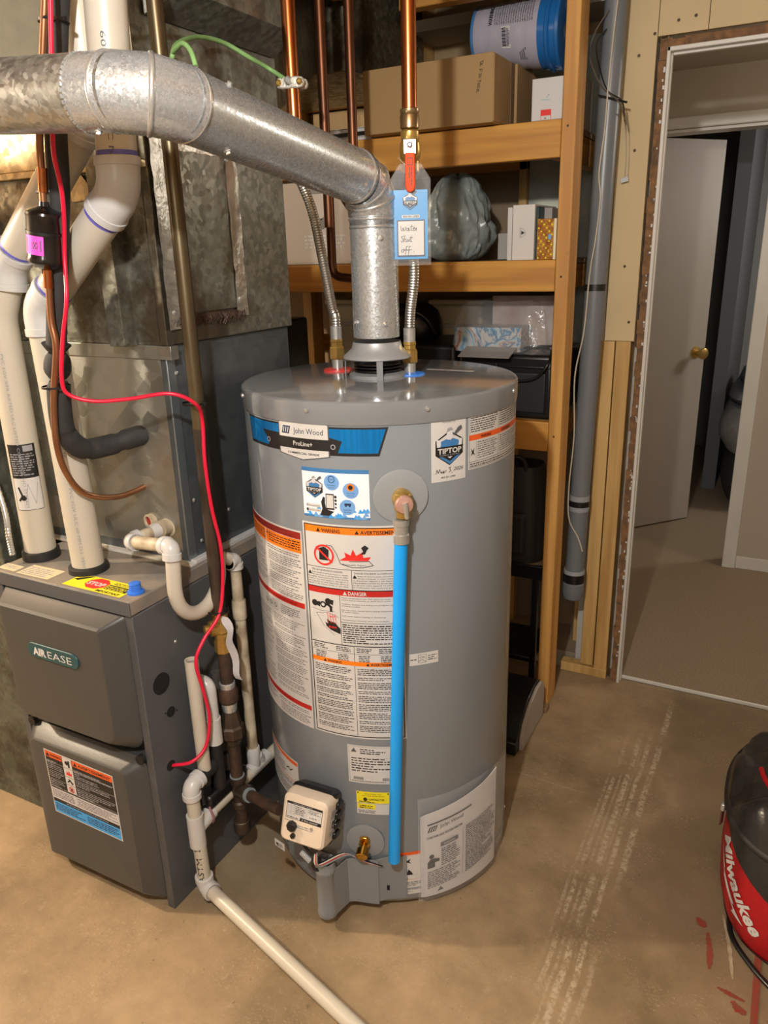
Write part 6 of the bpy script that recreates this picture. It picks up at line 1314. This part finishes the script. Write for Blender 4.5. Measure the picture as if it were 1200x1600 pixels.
Print(55).disc(-1.475, 1.630, .014, INK, 1, 14, ry=.018).line([(-1.492, 1.650), (-1.478, 1.643), (-1.462, 1.654)], .003, INK, 1).body(-1.55, 1.545, -1.38, 1.60, .012, INKL, 1).build('box_print', planemap((0, 2.3598, 0), (1, 0, 0), (0, 0, 1)), t)
Print(57).rect(-1.545, 1.725, -1.46, 1.764, INK, 1).build('dark_corner_print', planemap((0, 2.3598, 0), (1, 0, 0), (0, 0, 1)), t)
Print(58).rect(-1.48, 1.500, -1.435, 1.524, mat('brown_patch', '#5c3f30', .5), 1).body(-1.476, 1.507, -1.44, 1.518, .008, INKL, 2).build('brown_label', planemap((0, 2.3598, 0), (1, 0, 0), (0, 0, 1)), t)
crumple('blue_bag', (-1.29, 2.42, 1.498), .045, .05, .19, mat('navy_film', '#1d2a66', .3, 0, col2='#141a38', nscale=14, bump=.8, bscale=24), 12, 'shiny navy blue bag with white streaks just left of the flue pipe', 'bag')
# ---- bottom shelf ----
t = thing('equipment_case', (-.79, 2.5, 1.013), 'black moulded equipment case on the bottom shelf', 'case')
MB().box(-.965, -.652, 2.345, 2.72, 1.014, 1.215, BLACKP).build('case_body', t, bevel=.012, bseg=3); MB().box(-.960, -.656, 2.338, 2.70, 1.175, 1.181, BLACKP).build('case_seam', t, bevel=.002)
MB().box(-.945, -.672, 2.3385, 2.345, 1.035, 1.16, mat('dark_panel', '#1a1a1b', .5)).build('front_recess', t, bevel=.004)
tag(MB().box(-1.30, -.985, 2.36, 2.70, 1.014, 1.235, mat('charcoal_plastic', '#1c1c1e', .4)).build('flat_case', None, bevel=.012, bseg=3), 'low charcoal case seen just above the tank behind the right hose', 'case')
t = thing('coiled_cord', (-.70, 2.40, 1.22), 'black power cord coiled over the equipment case', 'cord')
cz = 1.2215
pts = [Vector((-.735, 2.50, cz)), Vector((-.69, 2.42, cz+.006)), Vector((-.665, 2.37, cz+.002)), Vector((-.664, 2.329, 1.19)), Vector((-.70, 2.328, 1.148)), Vector((-.76, 2.328, 1.136)), Vector((-.82, 2.327, 1.15)), Vector((-.83, 2.325, 1.19))]
MB().tube(spline(pts, 8), .0042, BLACKP, 8).build('cord', t, smooth=50)
MB().tube(spline([Vector((-.80, 2.44, cz)), Vector((-.74, 2.40, cz+.012)), Vector((-.68, 2.44, cz+.012)), Vector((-.70, 2.52, cz)), Vector((-.78, 2.54, cz))], 8), .0042, BLACKP, 8).build('cord_loop', t, smooth=50)
bz = 1.2165
tag(MB().obox((-.880, 2.43, bz+.040), ((1, .03, 0), (-.03, 1, 0), (0, 0, 1)), (.112, .058, .038), MARB).build('marbled_box', None, bevel=.001), 'blue and white marbled box, lower and nearer of the two in clear plastic', 'box')
t_ = MB().obox((-.805, 2.605, bz+.085), ((1, -.03, 0), (.03, 1, 0), (0, 0, 1)), (.105, .095, .084), MARP).build('marbled_box', None, bevel=.001)
tag(t_, 'tall pale pink marbled box standing behind the blue marbled one', 'box')
tag(MB().obox((-.86, 2.325, bz+.006), ((1, 0, 0), (0, .96, .28), (0, -.28, .96)), (.085, .040, .0015), mat('grey_film_card', '#8f8883', .3, 0, noise=.05)).build('flat_card', None), 'flat grey card sloping out under the marbled boxes', 'card')
# clear bag film around the boxes
rnd = random.Random(21); mb = MB(); rings = []
prf = [(1.00, .002), (1.07, .03), (1.03, .07), (.99, .11), (.93, .145), (.75, .160)]
for s, h in prf:
    rings.append([])
    for k in range(44):
        a = 2*math.pi*k/44; ca, sa = math.cos(a), math.sin(a); w = 1+rnd.uniform(-.035, .035)
        rings[-1].append((-.825+.172*s*w*math.copysign(abs(ca)**.5, ca), 2.50+.172*s*w*math.copysign(abs(sa)**.5, sa), bz+h+rnd.uniform(-.005, .005)))
tag(mb.loops(rings, CLEARB, cap=False).build('clear_plastic_bag', None, smooth=25), 'crinkled clear plastic bag wrapped round the marbled boxes', 'bag')
tag(MB().box(-.660, -.651, 2.42, 2.56, 1.217, 1.375, WHITE).build('white_card_panel', None, bevel=.001), 'thin white panel wedged between the marbled boxes and the shelf post', 'card')
CRM = mat('cream_plastic', '#b8a988', .5, 0, noise=.03)
for i, (x0, x1, z1, lab) in enumerate([(-1.70, -1.50, 1.36, 'cream storage tub behind the left braided hose'), (-1.42, -1.28, 1.33, 'cream storage tub just behind the flue pipe'), (-1.24, -1.02, 1.36, 'cream storage tub left of the marbled boxes')]):
    t = thing('storage_tub', ((x0+x1)/2, 2.75, 1.013), lab, 'tub')
    MB().box(x0+.008, x1-.008, 2.715, 2.86, 1.014, z1-.02, CRM).build('tub_body', t, bevel=.012, bseg=3); MB().box(x0, x1, 2.705, 2.868, z1-.02, z1, CRM).build('tub_lid', t, bevel=.006)
    Print(60+i).body(x0+.06, z1-.11, x1-.05, z1-.08, .012, INKL, 1).build('tub_print', planemap((0, 2.7145, 0), (1, 0, 0), (0, 0, 1)), t)
t = thing('round_case', (-1.24, 2.5, 1.24), 'rounded black object behind the flue on top of the low case', 'case')
MB().lathe([(.085, 0), (.10, .02), (.10, .06), (.085, .10), (.05, .125), (.001, .132)], (-1.20, 2.50, 1.236), BLACKP, seg=32).build('shell', t, smooth=50); MB().tube(spline([Vector((-1.30, 2.46, 1.26)), Vector((-1.28, 2.43, 1.33)), Vector((-1.20, 2.41, 1.345)), Vector((-1.13, 2.43, 1.32)), Vector((-1.10, 2.46, 1.26))], 6), .008, BLACKP, 10).build('band', t, smooth=50)
tag(MB().box(-1.80, -1.715, 2.42, 2.60, 1.014, 1.30, BLACKP).build('black_bin', None, bevel=.008), 'black upright bin beside the left braided hose on the bottom shelf', 'bin')
# ---- under the shelf ----
t = thing('black_backpack', (-.74, 2.47, .60), 'black padded backpack in the dark under the bottom shelf', 'backpack')
rings = []
for i in range(12):
    s = i/11; w = .105*(1-.28*s**3); d = .10*(1-.35*s**2); rings.append([(-.785+w*math.copysign(abs(math.cos(a))**.55, math.cos(a)), 2.47+d*math.copysign(abs(math.sin(a))**.55, math.sin(a)), .502+.33*s) for a in [2*math.pi*k/28 for k in range(28)]])
MB().loops(rings, BLKF).build('pack_body', t, smooth=50); MB().box(-.85, -.73, 2.355, 2.385, .53, .68, BLKF).build('front_pocket', t, bevel=.012, bseg=3)
MB().tube(spline([Vector((-.80, 2.40, .81)), Vector((-.79, 2.38, .87)), Vector((-.75, 2.39, .865)), Vector((-.745, 2.42, .80))], 6), .007, BLKF, 8).build('handle', t, smooth=50)
t = thing('work_stand', (-.78, 2.45, 0), 'black stand with a wooden shelf holding the backpack', 'stand')
MB().box(-.93, -.665, 2.36, 2.62, .470, .500, HARDB).build('top_board', t, bevel=.003); MB().box(-.935, -.66, 2.35, 2.362, .455, .505, BLACKP).build('front_edge', t, bevel=.002)
for x in (-.92, -.70):
    for y in (2.38, 2.60): MB().box(x, x+.022, y-.011, y+.011, 0, .47, BLACKP).build('leg', t, bevel=.003)
MB().box(-.92, -.68, 2.37, 2.61, .12, .14, BLACKP).build('lower_shelf', t, bevel=.003)
t = thing('low_box', (-.70, 2.1, 0), 'low black box with a rounded pale end standing on the floor by the tank', 'box')
prof = [(0, 0), (.27, 0), (.27, .125), (.24, .150), (.19, .155), (.11, .135), (.05, .090), (.02, .05), (0, .045)]
MB().prism(prof, (0, 1, 0), (0, 0, 1), (1, 0, 0), (-.605, 1.985, .002), -.20, -.012, BLACKP).build('black_body', t, bevel=.004)
MB().prism([(max(.03, min(.262, a)), max(.004, b-.006)) for a, b in prof], (0, 1, 0), (0, 0, 1), (1, 0, 0), (-.605, 1.985, .002), -.0115, 0, mat('pale_end_panel', '#a59c92', .6)).build('end_panel', t, bevel=.002)['label'] = 'pale grey end panel'
tag(MB().box(-.76, -.598, 2.262, 2.300, .001, .018, CARDE).build('wood_scrap', None, bevel=.002), 'flat brown strip on the floor behind the low black box', 'board')
# ---------------- grey conduit by the doorway ----------------
gy = 2.50
t = thing('grey_conduit', (-.575, gy, .30), 'upright grey plastic pipe with black tape bands and an end cap beside the doorway', 'pipe')
a_ = PY(965, -20, gy); b_ = PY(896.5, 905, gy); dd = (b_-a_).normalized(); Rg = .0320
MB().tube([a_+(a_-b_)*.12, b_], Rg, GREYPL, 32).build('pipe', t, smooth=50)
def onp(py): 
    tt = (py+20)/925.; 
    lo, hi = 0, 1
    for _ in range(30):
        m_ = (lo+hi)/2; P = a_.lerp(b_, m_); v = P-Vector((0, 0, CH)); yy = 800+FPX*(v.x*AX.y+v.y*AY.y+v.z*AZ.y)/(v.x*AX.z+v.y*AY.z+v.z*AZ.z)
        if yy < py: lo = m_
        else: hi = m_
    return a_.lerp(b_, lo)
c1_ = onp(449); MB().lathe([(Rg+.0006, -.010), (Rg+.0006, .010)], c1_, BLACKP, axis=dd, seg=28, cap=False).build('tape_band', t, smooth=40)
c2_ = onp(785); MB().lathe([(Rg, -.028), (Rg+.0022, -.027), (Rg+.0022, .027), (Rg, .028)], c2_, mat('pale_grey_collar', '#8f9194', .45), axis=dd, seg=28).build('collar', t, smooth=40); MB().lathe([(Rg+.003, -.010), (Rg+.003, .010)], c2_, BLACKP, axis=dd, seg=28, cap=False).build('tape_band', t, smooth=40)
c3_ = onp(903); MB().lathe([(Rg+.004, -.035), (Rg+.005, -.033), (Rg+.005, .0)], c3_, mat('pale_grey_collar', '#8f9194', .45), axis=dd, seg=28).build('collar', t, smooth=40); MB().lathe([(Rg+.006, -.022), (Rg+.006, .010)], c3_, BLACKP, axis=dd, seg=28, cap=False).build('tape_band', t, smooth=40)
MB().lathe([(Rg+.001, .0), (Rg+.006, .004), (Rg+.006, .040), (Rg+.0, .062), (.020, .070), (.001, .072)], c3_+dd*.012, GREYPL, axis=dd, seg=32).build('end_cap', t, smooth=35)
for k in range(4): MB().tube([c3_+dd*.072+Vector((-.018+k*.008, -.018, 0)), c3_+dd*.092+Vector((-.018+k*.008, -.018, 0))], .0022, IRONR, 6).build('cap_tine', t)
wz = lambda px, py: PY(px, py, gy-Rg-.006)
tag(MB().tube(spline([wz(968, -20), wz(958, 60), wz(950, 140), wz(945, 200), wz(936, 270), wz(938, 310), wz(931, 370), wz(924, 410)], 6)+spline([PY(920, 440, gy-.03), PY(912, 520, gy-.03), PY(898, 590, gy-.03), PY(897, 680, gy-.03), PY(889, 760, gy-.03), PY(889, 810, gy-.034), PY(903, 840, gy-.036), PY(910, 862, gy-.036)], 6), .0026, WIREW, 8).build('ivory_wire', None, smooth=50), 'ivory wire running down the front of the grey conduit', 'wire')
DW = mat('brown_thin_wire', '#5a4e42', .6)
tag(MB().tube(spline([wz(952, 15), wz(930, 50), wz(921, 85), wz(932, 120), wz(945, 140), wz(958, 150), wz(970, 165), wz(978, 195)], 6), .0020, DW, 6).build('thin_wire', None, smooth=50), 'thin brown wire looping out left of the conduit at the top', 'wire')
tag(MB().tube(spline([wz(948, 45), wz(932, 70), wz(938, 110), wz(950, 142), wz(972, 158), wz(976, 190)], 6), .0018, BLACKP, 6).build('thin_wire', None, smooth=50), 'thin black wire crossing the conduit beside the brown one', 'wire')
t = thing('wire_pigtail', PY(976, 280, 2.56), 'pair of pale wires with a small clear plug hanging on the fibreboard', 'wire')
for dx in (0, 5): MB().tube(spline([wz(972+dx*.3, 165), PY(977+dx, 200, 2.55), PY(978+dx, 240, 2.562), PY(976+dx, 275, 2.562)], 6), .0013, WIREW, 6).build('wire', t, smooth=50)
MB().obox(PY(976, 281, 2.558), ((1, 0, .2), (0, 1, 0), (-.2, 0, 1)), (.011, .004, .007), mat('clear_connector', '#b4b6b6', .3)).build('plug', t, bevel=.001)
tag(MB().tube([PY(944, 150, gy-.02)+Vector((-.012, -.02, 0)), PY(970, 162, gy-.02)+Vector((.02, -.01, 0))], .003, BLACKP, 8).build('conduit_tie', None), 'black tie holding the thin wires to the grey conduit', 'cable tie')
# ---------------- red tool bag ----------------
BX, BY = .222, 1.72; BA, BB = .225, .250
tbg = thing('tool_bag', (BX, BY, 0), 'red and black fabric tool bag with white script lettering at the right edge', 'bag')
def sec(z):
    K_ = [(0, .86), (.02, .91), (.08, .975), (.16, 1.0), (.24, .99), (.30, .955)]
    for (z0, s0), (z1, s1) in zip(K_, K_[1:]):
        if z <= z1: return s0+(s1-s0)*max(0, (z-z0))/(z1-z0)
    return .985
def bagp(deg, z, h=0):
    a = math.radians(deg); s = sec(z); ca, sa = math.cos(a), math.sin(a); e = .78
    return Vector((BX+(BA*s+h)*math.copysign(abs(ca)**e, ca), BY+(BB*s+h)*math.copysign(abs(sa)**e, sa), z))
def patch(name, zf0, zf1, m, h, d0=0, d1=360, nz=10, nd=96):
    mb = MB(); full = d1-d0 >= 360; rings = []
    for j in range(nd+1 if not full else nd):
        dg = d0+(d1-d0)*j/nd; z0, z1 = zf0(dg), zf1(dg); rings.append([bagp(dg, z0+(z1-z0)*i/nz, h) for i in range(nz+1)])
    if full: rings.append(rings[0])
    b = len(rings); k = nz+1; V = [v for r in rings for v in r]
    mb.add(V, [(i*k+j, (i+1)*k+j, (i+1)*k+j+1, i*k+j+1) for i in range(b-1) for j in range(nz)], m)
    return mb.build(name, tbg, smooth=60)
patch('red_shell', lambda d: .001, lambda d: .274, REDF, 0)
patch('bottom_panel', lambda d: 0, lambda d: .02, BLKF, .0015)
patch('black_side_panel', lambda d: max(.03, .272-.0016*max(0, d-196)) if d > 196 else .262, lambda d: .2725, BLKF, .004, 182, 330)
patch('zipper_band', lambda d: .274, lambda d: .300, BLKF, .006)
mb = MB(); rings = []
for i in range(25):
    t = i/24; s = math.cos(t*math.pi/2*.97); z = .300+.115*math.sin(t*math.pi/2)
    rings.append([Vector((BX, BY, 0))+Vector(((BA*.99+.006)*s*math.copysign(abs(math.cos(a))**.78, math.cos(a)), (BB*.99+.006)*s*math.copysign(abs(math.sin(a))**.78, math.sin(a)), z+(abs(mnoise.noise(Vector((math.cos(a)*1.6*s, math.sin(a)*1.6*s, 3.1))*1.7))*.07-.012)*(t > .15)*s)) for a in [2*math.pi*k/72 for k in range(72)]])
mb.loops(rings, BLKV).build('vinyl_top', tbg, smooth=60)
MB().tube([bagp(d, .300, .009)+Vector((0, 0, .002)) for d in range(0, 361, 5)], .010, BLKF, 10, cap=False).build('rim_piping', tbg, smooth=60)
MB().tube([Vector((BX, BY, 0))+Vector((BA*.74*math.cos(math.radians(d)), BB*.74*math.sin(math.radians(d)), .385)) for d in range(190, 300, 6)], .006, REDF, 8).build('red_piping', tbg, smooth=60)
zp = bagp(189, .270, .010)
MB().obox(zp+Vector((-.002, -.004, .012)), ((.3, .95, 0), (0, 0, 1), (.95, -.3, 0)), (.012, .010, .005), CHROME).build('zipper_slider', tbg, bevel=.003)
MB().obox(zp+Vector((-.004, -.004, -.018)), ((.3, .95, 0), (0, 0, 1), (.95, -.3, 0)), (.009, .022, .0018), mat('brown_pull', '#6b4a40', .4, .3)).build('zipper_pull', tbg, bevel=.001)
p = Print(70)
p.text('Milwaukee', 0, 0, .062, WHITE, 1, width=.225, bold=.035, shear=.25)
p.poly([(.010, -.018), (.070, -.016), (.066, -.022), (.150, -.018), (.144, -.028), (.200, -.016), (.160, -.044), (.158, -.032), (.076, -.036), (.080, -.028)], WHITE, 1)
ra_ = math.radians(-42)
def bm_(u, v, h):
    x = u*math.cos(ra_)-v*math.sin(ra_); z = u*math.sin(ra_)+v*math.cos(ra_)
    return bagp(196+math.degrees(x/.235), min(.27, max(.012, .225+z)), .0012+h)
p.build('script_lettering', bm_, tbg, cut=.012)
tag(MB().tube(spline([Vector((.10, 1.60, .035)), PZ(1160, 1392, .02), PZ(1141, 1425, .007), PZ(1143, 1462, .007), PZ(1170, 1505, .007), PZ(1205, 1545, .007), PZ(1260, 1600, .007)], 8), .0062, BLACKP, 10).build('power_cord', None, smooth=60), 'black power cord on the floor curving out from under the red tool bag', 'cord')
tag(MB().box(.098, .112, 1.20, 1.56, .0005, .003, REDM).build('red_strip', None), 'thin red strip lying on the floor in front of the tool bag', 'strip')
